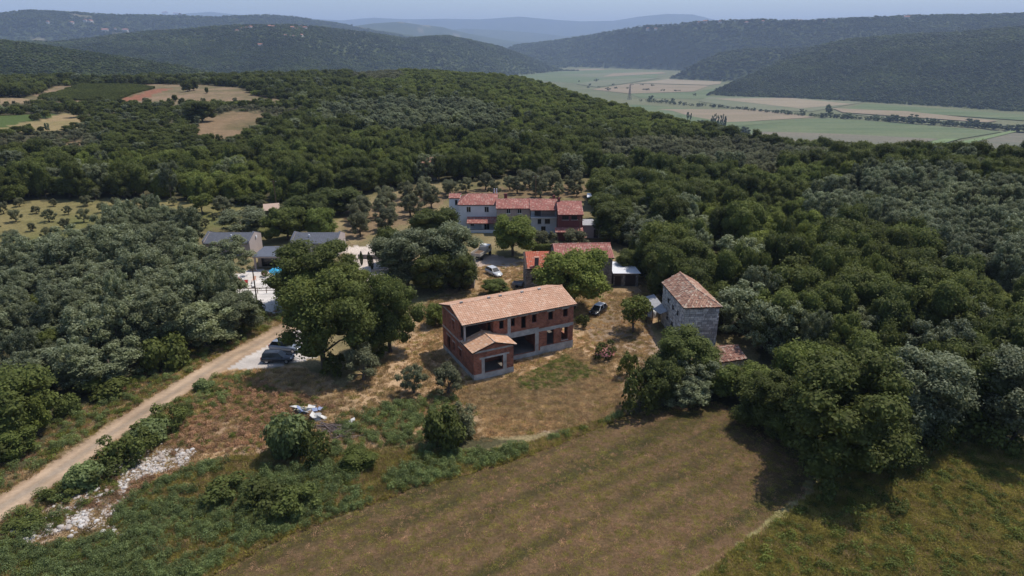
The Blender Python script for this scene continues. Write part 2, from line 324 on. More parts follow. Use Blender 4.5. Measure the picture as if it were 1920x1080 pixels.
def paint(x, y, wi):
    d = np.hypot(x, y); n = len(x)
    j = 0.6 + 0.02 * d
    jx = x + fbm(x, y, 4, 11, 3) * np.minimum(j, 5); jy = y + fbm(x, y, 4, 31, 3) * np.minimum(j, 5)
    nA = fbm(x, y, 14, 71, 4)[:, None]; nB = fbm(x, y, 3.5, 91, 4)[:, None]; nC = fbm(x, y, 30, 101, 3)[:, None]
    c = np.tile(np.array([0.075, 0.068, 0.035]), (n, 1)) * (1 + 0.3 * nA)
    def put(P, col, k=None, jit=True):
        nonlocal c
        m = inside(jx, jy, P) if jit else inside(x, y, P)
        cc = col[m] if isinstance(col, np.ndarray) and col.ndim == 2 else np.array(col)
        c[m] = cc
        return m
    L = lambda a, b, t: np.array(a) * (1 - np.clip(t, 0, 1)) + np.array(b) * np.clip(t, 0, 1)
    put(P_ham, L((0.13, 0.115, 0.05), (0.28, 0.215, 0.115), 0.4 + nA + .5 * nB))
    put(P_yard, L((0.24, 0.165, 0.085), (0.47, 0.32, 0.19), 0.5 + 0.9 * nA + 0.4 * nB))
    put(P_brown, L((0.24, 0.155, 0.09), (0.36, 0.25, 0.16), 0.35 + 1.6 * nA + 0.7 * nB))
    put(P_weeds, L((0.10, 0.105, 0.04), (0.24, 0.19, 0.09), 0.4 + nA))
    put(P_mulch, L((0.30, 0.215, 0.135), (0.40, 0.30, 0.20), 0.5 + nA + nB))
    dg = PP([(970, 712), (1060, 668), (1120, 700), (1040, 725), (980, 735)]); m = inside(jx, jy, dg); c[m] = L((0.13, 0.125, 0.06), (0.23, 0.18, 0.10), 0.5 + nA[m] + nB[m])
    # mown field: brown green, darker and lighter mowing streaks along its long side
    s = (x * math.cos(R(35)) + y * math.sin(R(35))); q = (-x * math.sin(R(35)) + y * math.cos(R(35)))
    st = fbm(s * 0.07, q, 1.5, 131, 3)[:, None]
    put(P_field, L((0.115, 0.098, 0.038), (0.27, 0.17, 0.088), 0.42 + 0.8 * nC + 0.4 * nA + 1.1 * st + 0.1 * nB))
    c[inside(jx, jy, P_field)] *= .5
    put(P_meadow, L((0.145, 0.15, 0.040), (0.32, 0.25, 0.105), 0.4 + 0.7 * nA + 0.5 * nC + 0.4 * nB))
    put(P_track, L((0.23, 0.165, 0.105), (0.32, 0.23, 0.155), 0.5 + nA))
    put(P_lane, L((0.34, 0.255, 0.20), (0.42, 0.33, 0.27), 0.5 + nA))
    put(P_rub, L((0.32, 0.24, 0.18), (0.5, 0.45, 0.4), 0.5 + nB))
    put(P_park, L((0.40, 0.36, 0.32), (0.52, 0.47, 0.42), 0.5 + nA + nB))
    put(P_terr, (0.62, 0.58, 0.54), jit=False); put(P_terr2, L((0.5, 0.40, 0.32), (0.62, 0.55, 0.48), 0.5 + nA))
    put(P_oli1, L((0.17, 0.12, 0.065), (0.24, 0.17, 0.10), 0.5 + nA)); put(P_oli0, L((0.13, 0.13, 0.045), (0.22, 0.18, 0.08), 0.5 + nA))
    put(P_f1, L((0.15, 0.125, 0.065), (0.25, 0.175, 0.11), 0.5 + nC + nA)); put(P_f8, (0.26, 0.19, 0.11))
    put(P_vine, (0.12, 0.10, 0.05)); put(P_red, (0.24, 0.11, 0.065))
    put(P_f2, L((0.13, 0.105, 0.05), (0.22, 0.15, 0.085), 0.5 + nC + nA)); put(P_f3, L((0.20, 0.17, 0.07), (0.29, 0.21, 0.11), 0.5 + nA)); put(P_f3g, (0.075, 0.105, 0.03))
    put(P_f4, (0.19, 0.13, 0.07)); put(P_f5, (0.15, 0.20, 0.05)); put(P_f6, (0.36, 0.25, 0.17)); 
    eg = dist_line(jx, jy, PP([(1526, 905), (1522, 930), (1470, 975), (1400, 1020), (1310, 1085), (1250, 1130)])); m = (eg < .4); c[m] = np.array([.24, .21, .095])
    # dirt road with wheel ruts and a greyer crown
    dr = dist_line(x, y, road_c) + 0.25 * fbm(x, y, 2.5, 41, 3)
    m = dr < 1.75; k = np.exp(-((dr - 0.85) / 0.35) ** 2)[:, None]
    rc = L((0.30, 0.205, 0.13), (0.39, 0.28, 0.185), 0.4 + nB) * (1 - 0.0 * k) + k * np.array([0.10, 0.08, 0.06])
    mid = np.exp(-(dr / 0.38) ** 2)[:, None]; rc = rc * (1 - 0.6 * mid) + 0.6 * mid * L((0.20, 0.165, 0.11), (0.34, 0.29, 0.24), .5 + nB)
    c[m] = rc[m]
    v = (dr >= 1.75) & (dr < 4.0) & ~inside(x, y, P_park); t = 0.5 + 0.5 * nB[v]; c[v] = L((0.14, 0.11, 0.05), (0.26, 0.18, 0.10), t)
    # valley floor, hills
    hill = (wi > 0) | (d > 900)
    hc = L((0.055, 0.072, 0.024), (0.085, 0.10, 0.04), 0.5 + fbm(x, y, 120, 7, 3)[:, None])
    hc = np.where(d[:, None] > 4300, L((0.035, 0.05, 0.018), (0.075, 0.09, 0.035), 0.4 + fbm(x, y, 160, 9, 4)[:, None]), hc)
    cl = (fbm(x, y, 170, 55, 3)[:, None] > 0.52) & (d[:, None] > 2600) & (x[:, None] < -500); hc = np.where(cl, np.array([0.17, 0.15, 0.085]), hc)
    c[hill] = hc[hill]
    vf = (wi == 0) & (d > 900) & (height(x, y) < VZ + 3); c[vf] = L((0.13, 0.14, 0.07), (0.16, 0.16, 0.085), 0.5 + fbm(x, y, 90, 8, 2)[:, None])[vf]
    k_ = np.where(m, 1, 0)                    # class: 1 road
    k_[(k_ == 0) & inside(jx, jy, P_park)] = 2
    k_[(k_ == 0) & inside(jx, jy, P_field)] = 3
    k_[(k_ == 0) & inside(jx, jy, P_meadow)] = 4
    k_[(k_ == 0) & inside(jx, jy, P_lane)] = 5
    k_[(k_ == 0) & (wi > 0)] = 6
    k_[(k_ == 0) & vf] = 7
    k_[(k_ == 0) & (inside(jx, jy, P_f1) | inside(jx, jy, P_f2) | inside(jx, jy, P_f3))] = 8
    k_[(k_ == 0) & inside(x, y, P_terr)] = 9
    return np.clip(c, 0.01, 0.8), k_
NA = 660
azs = np.linspace(-0.80, 0.80, NA)
dep = np.arange(R(62), R(11.0), -R(0.14)); ds = np.r_[CH / np.tan(dep), np.geomspace(209, 1000, 135), np.geomspace(1012, 6000, 170)[0:], np.geomspace(6150, 26000, 60)]
A_, D_ = np.meshgrid(azs, ds); X_ = (np.sin(A_) * D_).ravel(); Y_ = (np.cos(A_) * D_).ravel()
Z_, W_ = height(X_, Y_, True)
C_, K_ = paint(X_, Y_, W_)
near_ids = None
nr = len(ds); I = np.arange(nr * NA).reshape(nr, NA)
Q_ = np.stack([I[:-1, :-1], I[:-1, 1:], I[1:, 1:], I[1:, :-1]], -1).reshape(-1, 4)[:, ::-1]
KF = K_[Q_[:, 0]]
classes = {0: ('ground', 'brown grassy ground of the plateau under the hamlet and its woods'), 1: ('dirt_road', 'pale dirt road with two wheel ruts running up to the parking place'),
           2: ('gravel_parking', 'pale gravel parking place at the end of the dirt road'), 3: ('mown_field', 'large mown brown green field in front of the brick house'),
           4: ('meadow', 'uncut green meadow right of the curved field edge'), 5: ('lane', 'pale pinkish lane between the hamlet houses'), 6: ('hills', 'wooded hills fading to blue round the valley'),
           7: ('valley_floor', 'flat green floor of the wide valley'), 8: ('dry_field', 'dry brown fields beyond the woods on the plateau'), 9: ('pool_terrace', 'white stone terrace round the swimming pool')}
V_ = np.c_[X_, Y_, Z_]
for k, (nm, lb) in classes.items():
    q = Q_[KF == k]
    if len(q) == 0: continue
    u, inv = np.unique(q.ravel(), return_inverse=True)
    me = np_mesh(nm, V_[u], inv.reshape(-1, 4), [GMS if k in (1, 2, 5, 9) else GM], attrs={'Col': ('FLOAT_COLOR', C_[u])}, smooth=True)
    tag(obj(nm, me), lb, None, None, 'structure')
# the rest of the plateau round and behind the camera
ra = np.linspace(0.80, 2 * math.pi - 0.80, 50); rd = np.array([0.0, 22, 40, 80, 160, 320, 640, 1300, 3000, 9000, 26000])
A2, D2 = np.meshgrid(ra, rd); x2 = np.sin(A2) * D2; y2 = np.cos(A2) * D2
z2 = height(np.sin(np.clip((A2 + math.pi) % (2 * math.pi) - math.pi, -0.8, 0.8)) * D2, np.cos(0.8 + 0 * A2) * D2); z2[0] = gz(0.0, 21.0)
bk = np.clip((D2 - 3000) / 20000, 0, 1); i2 = np.arange(A2.size).reshape(A2.shape)
q2 = np.stack([i2[:-1, :-1], i2[:-1, 1:], i2[1:, 1:], i2[1:, :-1]], -1).reshape(-1, 4)[:, ::-1]
me = np_mesh('plateau', np.c_[x2.ravel(), y2.ravel(), z2.ravel()], q2, [GM], attrs={'Col': ('FLOAT_COLOR', np.tile([0.09, 0.085, 0.04], (A2.size, 1)))}, smooth=True)
tag(obj('plateau', me), 'rest of the plateau behind the viewpoint', None, None, 'structure')
me = bpy.data.meshes.new('near_ground')
fan = [(0, 0, gz(0.0, 21.0))] + [(math.sin(a) * ds[0], math.cos(a) * ds[0], gz(math.sin(a) * ds[0], math.cos(a) * ds[0])) for a in np.linspace(-0.8, 0.8, 24)]
me.from_pydata(fan, [], [(0, i + 1, i) for i in range(1, 24)]); me.materials.append(GM); ca = me.attributes.new('Col', 'FLOAT_COLOR', 'POINT')
ca.data.foreach_set('color', np.tile([0.13, 0.11, 0.05, 1.0], 25)); tag(obj('near_ground', me), 'field ground below the viewpoint', None, None, 'structure')
# ---------------------------------------------------------------- valley fields: flat strips on the valley floor
def vmat(name, a, b, sc_=0.01):
    t = NT(name); g = t.n('ShaderNodeNewGeometry').outputs['Position']
    mp = t.n('ShaderNodeMapping', {'Vector': g, 'Rotation': (0, 0, R(-12)), 'Scale': (0.25, 1, 1)}).outputs[0]
    n = t.noise(mp, sc_ * 2, 5, 0.6); n2 = t.noise(g, sc_ * 20, 4, 0.7)
    c = t.mix(t.ramp(n, 0.35, 0.65, 0, 1), a, b); return t.bsdf(t.scale(c, t.ramp(n2, .3, .7, .8, 1.2)), 0.95, spec=0.1)
VM = dict(green=vmat('valley_crop_green', (0.10, 0.135, 0.06), (0.15, 0.17, 0.085)), grey=vmat('valley_crop_grey', (0.14, 0.14, 0.095), (0.20, 0.17, 0.12)),
          straw=vmat('valley_stubble', (0.24, 0.20, 0.13), (0.30, 0.245, 0.165)), tan=vmat('valley_soil', (0.22, 0.18, 0.11), (0.28, 0.215, 0.145)),
          dull=vmat('valley_pasture', (0.13, 0.15, 0.08), (0.19, 0.185, 0.115)), lime=vmat('valley_grass', (0.15, 0.20, 0.08), (0.18, 0.22, 0.10)))
vf = [([(1180, 196), (1250, 200), (1440, 222), (1200, 222)], 'green', 0), ([(1230, 205), (1420, 206), (1530, 220), (1340, 232), (1260, 208)], 'tan', 1),
      ([(1270, 214), (1360, 230), (1520, 224), (1560, 222), (1360, 240), (1300, 240)], 'green', 2),
      ([(1350, 242), (1560, 222), (1880, 248), (1620, 292), (1350, 268)], 'green', 3), ([(1380, 262), (1430, 248), (1560, 252), (1760, 262), (1680, 282), (1560, 280)], 'grey', 4),
      ([(1560, 282), (1680, 280), (1770, 262), (1800, 262), (1690, 292), (1600, 290)], 'lime', 5),
      ([(1690, 300), (1890, 250), (1990, 255), (1990, 320)], 'grey', 3), ([(1690, 292), (1900, 246), (1905, 249), (1700, 300)], 'lime', 6),
      ([(1310, 190), (1330, 182), (1480, 183), (1620, 192), (1520, 210), (1400, 206)], 'dull', 2), ([(1340, 186), (1480, 184), (1600, 196), (1500, 204)], 'straw', 3),
      ([(1620, 195), (1700, 200), (1990, 222), (1990, 232), (1700, 212), (1580, 206)], 'green', 4), ([(1560, 204), (1700, 210), (1870, 228), (1850, 231), (1580, 212)], 'tan', 5),
      ([(1580, 213), (1850, 232), (1990, 242), (1700, 228)], 'dull', 3), ([(1110, 168), (1180, 157), (1330, 161), (1300, 172), (1180, 176)], 'tan', 2),
      ([(1190, 156), (1260, 148), (1355, 150), (1350, 158), (1330, 160)], 'straw', 3), ([(1180, 176), (1300, 173), (1350, 164), (1400, 182), (1300, 186), (1200, 184)], 'green', 1),
      ([(940, 136), (1050, 130), (1240, 133), (1230, 146), (1120, 160), (1000, 150)], 'green', 1), ([(1040, 141), (1200, 134), (1260, 136), (1130, 146)], 'dull', 2), ([(1150, 138), (1240, 135), (1250, 138), (1130, 144)], 'tan', 3),
      ([(1050, 131), (1120, 129), (1140, 131), (1060, 133)], 'tan', 2), ([(1080, 158), (1130, 150), (1240, 146), (1180, 156), (1120, 164)], 'dull', 4)]
for pts, mk, lay in vf:
    P = [at(x, y, VZ)[:2] for x, y in pts]
    n = len(P); me = bpy.data.meshes.new('valley_field'); me.from_pydata([(p[0], p[1], VZ + 0.35 + 0.3 * lay) for p in P], [], [tuple(range(n))])
    me.update()
    if me.polygons[0].normal.z < 0: me.flip_normals()
    me.materials.append(VM[mk]); tag(obj('valley_field', me), 'flat crop field on the valley floor', None, 'fields on the valley floor', 'structure')
# ---------------------------------------------------------------- haze
def make_haze():
    b = MB(); b.box(-27000, 27000, -27000, 27000, VZ - 30, 950)
    t = NT('haze_air'); v = t.n('ShaderNodeVolumePrincipled', {'Color': (0.56, 0.70, 1.0, 1), 'Density': HAZE, 'Anisotropy': 0.0})
    t.t.links.new(v.outputs[0], t.out.inputs[1])
    tag(b.build('haze', t.m), 'pale blue summer haze over valley and hills', None, None, 'stuff')
HAZE = 0.86e-4
make_haze()
# ---------------------------------------------------------------- trees
ICO_V = ICO_F = None
def _ico():
    global ICO_V, ICO_F
    import bmesh
    bm = bmesh.new(); bmesh.ops.create_icosphere(bm, subdivisions=2, radius=1.0)
    ICO_V = np.array([v.co[:] for v in bm.verts]); ICO_F = np.array([[v.index for v in f.verts] for f in bm.faces]); bm.free()
_ico()
def crown_arrays(seed, rad, z0, z1, nl, nc, size, lob=(0.30, 0.5), flat=1.0, core=0.8, spread=0.62, droop=0.0, top=0.0, rag=0.26):
    """leaf cards spread over many lobes; returns verts, quads, tip attribute (0 inner .. 1 outer tips)"""
    g = np.random.default_rng(seed); H = z1 - z0
    # lobe centres fill an egg-shaped volume
    u = g.uniform(0, 2 * np.pi, nl); t = (np.arange(nl) + g.uniform(0, 1, nl)) / nl
    zc = 0.12 + 0.74 * t
    prof = np.sqrt(np.clip(1 - (np.abs(zc - 0.42) / 0.62) ** 2.2, 0.05, 1)) * (1 - top * zc)
    rr = np.sqrt(g.uniform(0.15, 1, nl)) * spread * prof
    u = np.arange(nl) * 2.399 + g.uniform(-0.5, 0.5, nl)
    lr = rad * g.uniform(lob[0], lob[1], nl)
    C = np.c_[np.cos(u) * rr * rad, np.sin(u) * rr * rad, z0 + zc * H]
    C[:, :2] *= (1 + .28 * np.sin(u * 2 + seed))[:, None]; C[:, :2] += g.uniform(-.1, .1, 2) * rad
    C[:, 2] = np.clip(C[:, 2], z0 + lr * 0.5, z1 - lr * flat * 0.9)
    wgt = lr ** 2; k = g.choice(nl, nc, p=wgt / wgt.sum())
    d = g.normal(size=(nc, 3)); d /= np.linalg.norm(d, axis=1)[:, None]; d[:, 2] = np.where(d[:, 2] < -0.35, -d[:, 2] * 0.6, d[:, 2]); d /= np.linalg.norm(d, axis=1)[:, None]
    rf = 0.74 + 0.34 * g.uniform(0, 1, nc) ** 1.3 + 0.30 * (g.uniform(0, 1, nc) < 0.16) * g.uniform(.3, 1, nc)
    sub = vn(d[:, 0] * 3 + k * 7, d[:, 1] * 3 + d[:, 2] * 3, seed) * rag
    rf = rf + sub - rag * .4
    P = C[k] + d * (lr[k] * rf)[:, None] * np.array([1, 1, flat])
    # drop cards buried in other lobes
    keep = np.ones(nc, bool)
    for j in range(nl):
        q = (P - C[j]) / np.array([1, 1, flat]); keep &= ~((np.linalg.norm(q, axis=1) < lr[j] * 0.66) & (k != j))
    P = P[keep]; d = d[keep]; rf = rf[keep]; k = k[keep]; n = len(P)
    nrm = d + g.normal(size=(n, 3)) * 0.55 + np.array([0, 0, 0.35]); nrm /= np.linalg.norm(nrm, axis=1)[:, None]
    a = np.cross(nrm, g.normal(size=(n, 3))); a /= np.linalg.norm(a, axis=1)[:, None]; b = np.cross(nrm, a)
    s = size * g.uniform(0.6, 1.35, n)[:, None]; as_ = g.uniform(0.45, 0.9, n)[:, None]
    dz = np.c_[np.zeros(n), np.zeros(n), -s[:, 0] * 0.25]
    V = np.stack([P - a * s + dz, P - b * s * as_, P + a * s + dz, P + b * s * as_], 1).reshape(-1, 3)
    Q = np.arange(n * 4).reshape(n, 4)
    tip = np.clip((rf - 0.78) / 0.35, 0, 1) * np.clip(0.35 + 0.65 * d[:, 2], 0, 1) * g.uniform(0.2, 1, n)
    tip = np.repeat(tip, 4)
    if core:
        cv = []; cq = []; nv = len(V)
        for j in range(nl):
            w_ = ICO_V * lr[j] * core * (0.86 + 0.28 * g.uniform(0, 1, (len(ICO_V), 1))) * np.array([1, 1, flat]) + C[j]
            cv.append(w_); cq.append(np.c_[ICO_F, ICO_F[:, 2]] + nv); nv += len(ICO_V)
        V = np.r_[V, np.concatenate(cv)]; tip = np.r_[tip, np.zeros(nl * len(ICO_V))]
        core_f = np.concatenate(cq)
    else: core_f = np.zeros((0, 4), int)
    return V, Q, core_f, tip, C, lr
def trunk_mb(g, h, r, C, lean=0.3, nb=5, base=0.0):
    b = MB(); b.smooth = True
    top = Vector((g.uniform(-lean, lean), g.uniform(-lean, lean), h))
    pts = [Vector((0, 0, -0.4 + base)), Vector((0.05, 0, h * 0.15)), Vector((top.x * 0.4, top.y * 0.5, h * 0.5)), top]
    b.tube(pts, [r * 1.5, r * 1.1, r * 0.8, r * 0.45], 7)
    order = sorted(range(len(C)), key=lambda i: C[i][2])[:nb]
    for i in order:
        p0 = pts[1].lerp(pts[2], g.uniform(0.4, 1.3)); p1 = Vector(C[i]); m_ = p0.lerp(p1, 0.5) + Vector((0, 0, 0.1 * h))
        b.tube([p0, m_, p1], [r * 0.5, r * 0.33, r * 0.12], 5, False)
    return b
def tri_join(V, Q, cf):
    return V, np.r_[Q, cf] if len(cf) else Q
def crown_mesh(name, mat, **kw):
    V, Q, cf, tip, C, lr = crown_arrays(**kw)
    # core triangles are written as degenerate-free quads split: use from two meshes of polys
    me = bpy.data.meshes.new(name)
    nq, nt_ = len(Q), len(cf)
    me.vertices.add(len(V)); me.vertices.foreach_set('co', V.astype(np.float32).ravel())
    li = np.r_[Q.ravel(), cf[:, :3].ravel()] if nt_ else Q.ravel()
    me.loops.add(len(li)); me.loops.foreach_set('vertex_index', li.astype(np.int32))
    st = np.r_[np.arange(nq) * 4, nq * 4 + np.arange(nt_) * 3].astype(np.int32)
    me.polygons.add(nq + nt_); me.polygons.foreach_set('loop_start', st)
    me.materials.append(mat)
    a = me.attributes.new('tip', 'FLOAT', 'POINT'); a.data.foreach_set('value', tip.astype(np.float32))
    me.update(calc_edges=True); return me, C
KINDS = {  # crown radius 1 unit models are built at real size and scaled a little per tree
    'oak': dict(mat='oak', rad=4.2, z0=1.0, z1=9.0, nl=28, nc=8500, size=0.17, lob=(0.20, 0.42), spread=.74, tr=(4.5, 0.24)),
    'robinia': dict(mat='robinia', rad=3.9, z0=0.8, z1=10.5, nl=52, nc=11000, size=0.14, lob=(0.11, 0.27), spread=0.88, rag=.6, core=.5, tr=(6.0, 0.2)),
    'olive': dict(mat='olive', rad=2.5, z0=0.8, z1=4.8, nl=20, nc=3800, size=0.12, lob=(0.18, 0.36), spread=.85, core=.6, tr=(2.0, 0.2)),
    'bright': dict(mat='bright', rad=3.2, z0=0.5, z1=6.0, nl=20, nc=6500, size=0.15, lob=(0.22, 0.42), tr=(3.0, 0.16)),
    'bush': dict(mat='oak', rad=2.4, z0=0.0, z1=3.0, nl=10, nc=2200, size=0.19, lob=(0.34, 0.5), tr=(1.2, 0.1))}
def make_kind(kind, seed, lod=1.0, mat=None, **over):
    k = dict(KINDS[kind]); k.update(over); m = mat or LM[k.pop('mat')]; k.pop('mat', None); tr = k.pop('tr'); k['nc'] = int(k['nc'] * lod); k['size'] = k['size'] / math.sqrt(lod) ** 0.8
    if lod < 0.5: k['nl'] = max(7, int(k['nl'] * 0.75))
    me, C = crown_mesh('crown', m, seed=seed, **k)
    g = random.Random(seed); tb = trunk_mb(g, tr[0], tr[1], [tuple(c) for c in C], nb=5 if lod >= 0.5 else 2)
    return me, tb
SRC = {}
def tree_source(kind, seed, **over):
    """one real tree: an Empty with crown and trunk children, used as the first of its copies"""
    me, tb = make_kind(kind, seed, **over)
    t = tb.build('trunk', BARK); tm = t.data; bpy.data.objects.remove(t)
    return me, tm
near_meshes = {k: [tree_source(k, 100 + 10 * i + j) for j in range(4 if k in ('oak', 'robinia') else 3)] for i, k in enumerate(KINDS)}
FOOT = {'oak': (4.2, 9.0), 'robinia': (3.9, 10.5), 'olive': (2.5, 4.8), 'bright': (3.2, 6.0), 'bush': (2.4, 3.0)}
rnd = random.Random(5)
def plant(name, kind, x, y, rad, h, label, cat, group=None, z=None, var=None, mesh=None):
    cm, tm = mesh or near_meshes[kind][rnd.randrange(len(near_meshes[kind])) if var is None else var]
    f = FOOT[kind]; r = empty(name, (x, y, (gz(x, y) if z is None else z) - 0.05), rnd.uniform(0, 6.28))
    r.scale = (rad / f[0], rad / f[0] * rnd.uniform(0.93, 1.07), h / f[1])
    obj('crown', cm, r); 
    if tm is not None: obj('trunk', tm, r)
    tag(r, label, cat, group); return r
# ---- sources for the instanced masses (kept out of the scene, in a collection of their own)
def source_collection(name, builders):
    c = bpy.data.collections.new(name)
    for i, (me, tm) in enumerate(builders):
        if tm is not None:
            j = bpy.data.meshes.new(name)
            import bmesh
            bm = bmesh.new(); bm.from_mesh(me); n0 = len(bm.faces); bm.from_mesh(tm); bm.faces.ensure_lookup_table()
            for f in bm.faces[n0:]: f.material_index = 1
            bm.to_mesh(j); bm.free(); j.materials.append(me.materials[0]); j.materials.append(BARK); me = j
        o = bpy.data.objects.new('%s_%03d' % (name, i), me); c.objects.link(o)
    return c
def scatter(name, P, rotz, scl, idx, col, label, tilt=None):
    P = np.asarray(P, float); n = len(P)
    rot = np.c_[np.zeros(n), np.zeros(n), rotz] if tilt is None else tilt
    scl = np.asarray(scl, float); scl = np.c_[scl, scl, scl] if scl.ndim == 1 else scl
    me = bpy.data.meshes.new(name); me.vertices.add(n); me.vertices.foreach_set('co', P.astype(np.float32).ravel())
    for k, v in (('rot', rot), ('scl', scl)):
        a = me.attributes.new(k, 'FLOAT_VECTOR', 'POINT'); a.data.foreach_set('vector', v.astype(np.float32).ravel())
    a = me.attributes.new('idx', 'INT', 'POINT'); a.data.foreach_set('value', np.asarray(idx, np.int32))
    o = bpy.data.objects.new(name, me); COL.objects.link(o)
    ng = bpy.data.node_groups.new(name, 'GeometryNodeTree')
    ng.interface.new_socket('Geometry', in_out='INPUT', socket_type='NodeSocketGeometry'); ng.interface.new_socket('Geometry', in_out='OUTPUT', socket_type='NodeSocketGeometry')
    N = ng.nodes.new; gi = N('NodeGroupInput'); go = N('NodeGroupOutput'); ip = N('GeometryNodeInstanceOnPoints'); ci = N('GeometryNodeCollectionInfo')
    ci.inputs[0].default_value = col; ci.inputs['Separate Children'].default_value = True; ci.inputs['Reset Children'].default_value = True
    ip.inputs['Pick Instance'].default_value = True
    def attr(nm, ty):
        a = N('GeometryNodeInputNamedAttribute'); a.data_type = ty; a.inputs[0].default_value = nm; return a.outputs[0]
    ng.links.new(gi.outputs[0], ip.inputs['Points']); ng.links.new(ci.outputs[0], ip.inputs['Instance'])
    ng.links.new(attr('idx', 'INT'), ip.inputs['Instance Index'])
    er = N('FunctionNodeEulerToRotation'); ng.links.new(attr('rot', 'FLOAT_VECTOR'), er.inputs[0]); ng.links.new(er.outputs[0], ip.inputs['Rotation'])
    ng.links.new(attr('scl', 'FLOAT_VECTOR'), ip.inputs['Scale']); ng.links.new(ip.outputs[0], go.inputs[0])
    md = o.modifiers.new('scatter', 'NODES'); md.node_group = ng
    return tag(o, label, None, None, 'stuff')
mid_sources = []; MID = {}
for i, k in enumerate(('oak', 'robinia', 'olive', 'bright', 'bush')):
    MID[k] = []
    for j in range(4):
        MID[k].append(len(mid_sources)); mid_sources.append(tree_source(k, 300 + 10 * i + j, lod=0.6, spread=.8, core=.55, rag=.4))
mid_col = source_collection('woodland_tree_source', mid_sources)
far_sources = []
for j in range(5): far_sources.append((tree_source('oak', 500 + j, mat=LM['hill'], nl=7, nc=420, size=0.42, z0=0.3, core=0.9)[0], None))
for j in range(2): far_sources.append((tree_source('robinia', 520 + j, nl=8, nc=420, size=0.42, z0=0.3, core=0.9)[0], None))
far_col = source_collection('hill_tree_source', far_sources)
# ---- kinds of wood over the plateau (world-space zones read off the photograph)
zone_rob = [PP([(-300, 420), (160, 380), (300, 385), (430, 420), (470, 560), (470, 640), (380, 660), (250, 760), (120, 800), (-50, 760), (-300, 900)]),
            PP([(1500, 380), (1620, 350), (1920, 380), (2300, 400), (2300, 640), (1920, 600), (1780, 560), (1700, 480), (1580, 470), (1520, 440)]),
            PP([(590, 215), (700, 200), (900, 205), (960, 235), (880, 260), (720, 262), (620, 240)])]
zone_oli = [PP([(1090, 300), (1180, 270), (1400, 272), (1560, 300), (1520, 330), (1380, 330), (1240, 330), (1120, 330)]), PP([(-50, 268), (160, 246), (180, 262), (160, 290), (-50, 300)]),
            PP([(400, 204), (560, 208), (600, 216), (520, 226), (400, 214)]), PP([(655, 142), (760, 145), (740, 158), (660, 153)]), PP([(-50, 196), (60, 186), (120, 184), (60, 205), (-50, 210)])]
zone_bri = [PP([(720, 140), (900, 135), (1060, 175), (1230, 225), (1330, 262), (1180, 262), (1000, 240), (930, 200), (780, 180), (640, 175)]), PP([(1330, 360), (1560, 330), (1640, 370), (1500, 420), (1560, 470), (1440, 560), (1330, 520), (1300, 440)]), PP([(560, 262), (900, 262), (960, 300), (800, 330), (640, 340), (480, 320)]),
            PP([(0, 300), (300, 280), (480, 300), (500, 340), (200, 330), (0, 330)]), PP([(1180, 330), (1300, 345), (1300, 380), (1160, 380)])]
g = np.random.default_rng(3)
def grid_pts(d0, d1, sp, a0=-0.74, a1=0.74):
    n = int(2 * d1 / sp); xs = np.arange(-d1 * 0.72, d1 * 0.72, sp); ys = np.arange(d0 * 0.6, d1, sp * 0.87)
    X, Y = np.meshgrid(xs, ys); X[1::2] += sp / 2; X = X + g.uniform(-0.46, 0.46, X.shape) * sp; Y = Y + g.uniform(-0.46, 0.46, Y.shape) * sp
    X = X.ravel(); Y = Y.ravel(); d = np.hypot(X, Y); a = np.arctan2(X, Y); m = (d >= d0) & (d < d1) & (a > a0) & (a < a1)
    return X[m], Y[m]
def visible(X, Y, Z, h, slack=6.0):
    """false for points hidden well behind nearer ground"""
    aa = np.linspace(-0.76, 0.76, 300); dd = np.geomspace(60, 6000, 330); A, D = np.meshgrid(aa, dd)
    E_ = (height(np.sin(A) * D, np.cos(A) * D) - CH) / D; E_ = np.maximum.accumulate(E_, 0)
    ai = np.clip(np.searchsorted(aa, np.arctan2(X, Y)), 0, 299); d = np.hypot(X, Y); di = np.clip(np.searchsorted(dd, d * 0.97) - 1, 0, 329)
    return (Z + h + slack - CH) / d > E_[di, ai]
X1, Y1 = grid_pts(52, 330, 4.2); X2, Y2 = grid_pts(330, 980, 5.2)
X = np.r_[X1, X2]; Y = np.r_[Y1, Y2]
jx = X + fbm(X, Y, 12, 21, 2) * 1.5; jy = Y + fbm(X, Y, 12, 23, 2) * 1.5
ok = np.ones(len(X), bool)
def grown(P, k):                           # a clearing kept free k metres beyond its outline
    c = P.mean(0); v = P - c; return c + v * (1 + k / (np.linalg.norm(v, axis=1)[:, None] + 1e-6))
for P in P_clear: ok &= ~inside(jx, jy, P)
for P in (P_field, P_meadow): ok &= ~inside(X, Y, grown(P, 3.0))
ok &= ~inside(X, Y, P_ham)
ok &= ~inside(X, Y, PP([(880, 690), (1230, 690), (1170, 790), (900, 860)]))
ok &= dist_line(X, Y, road_c) > 4.0
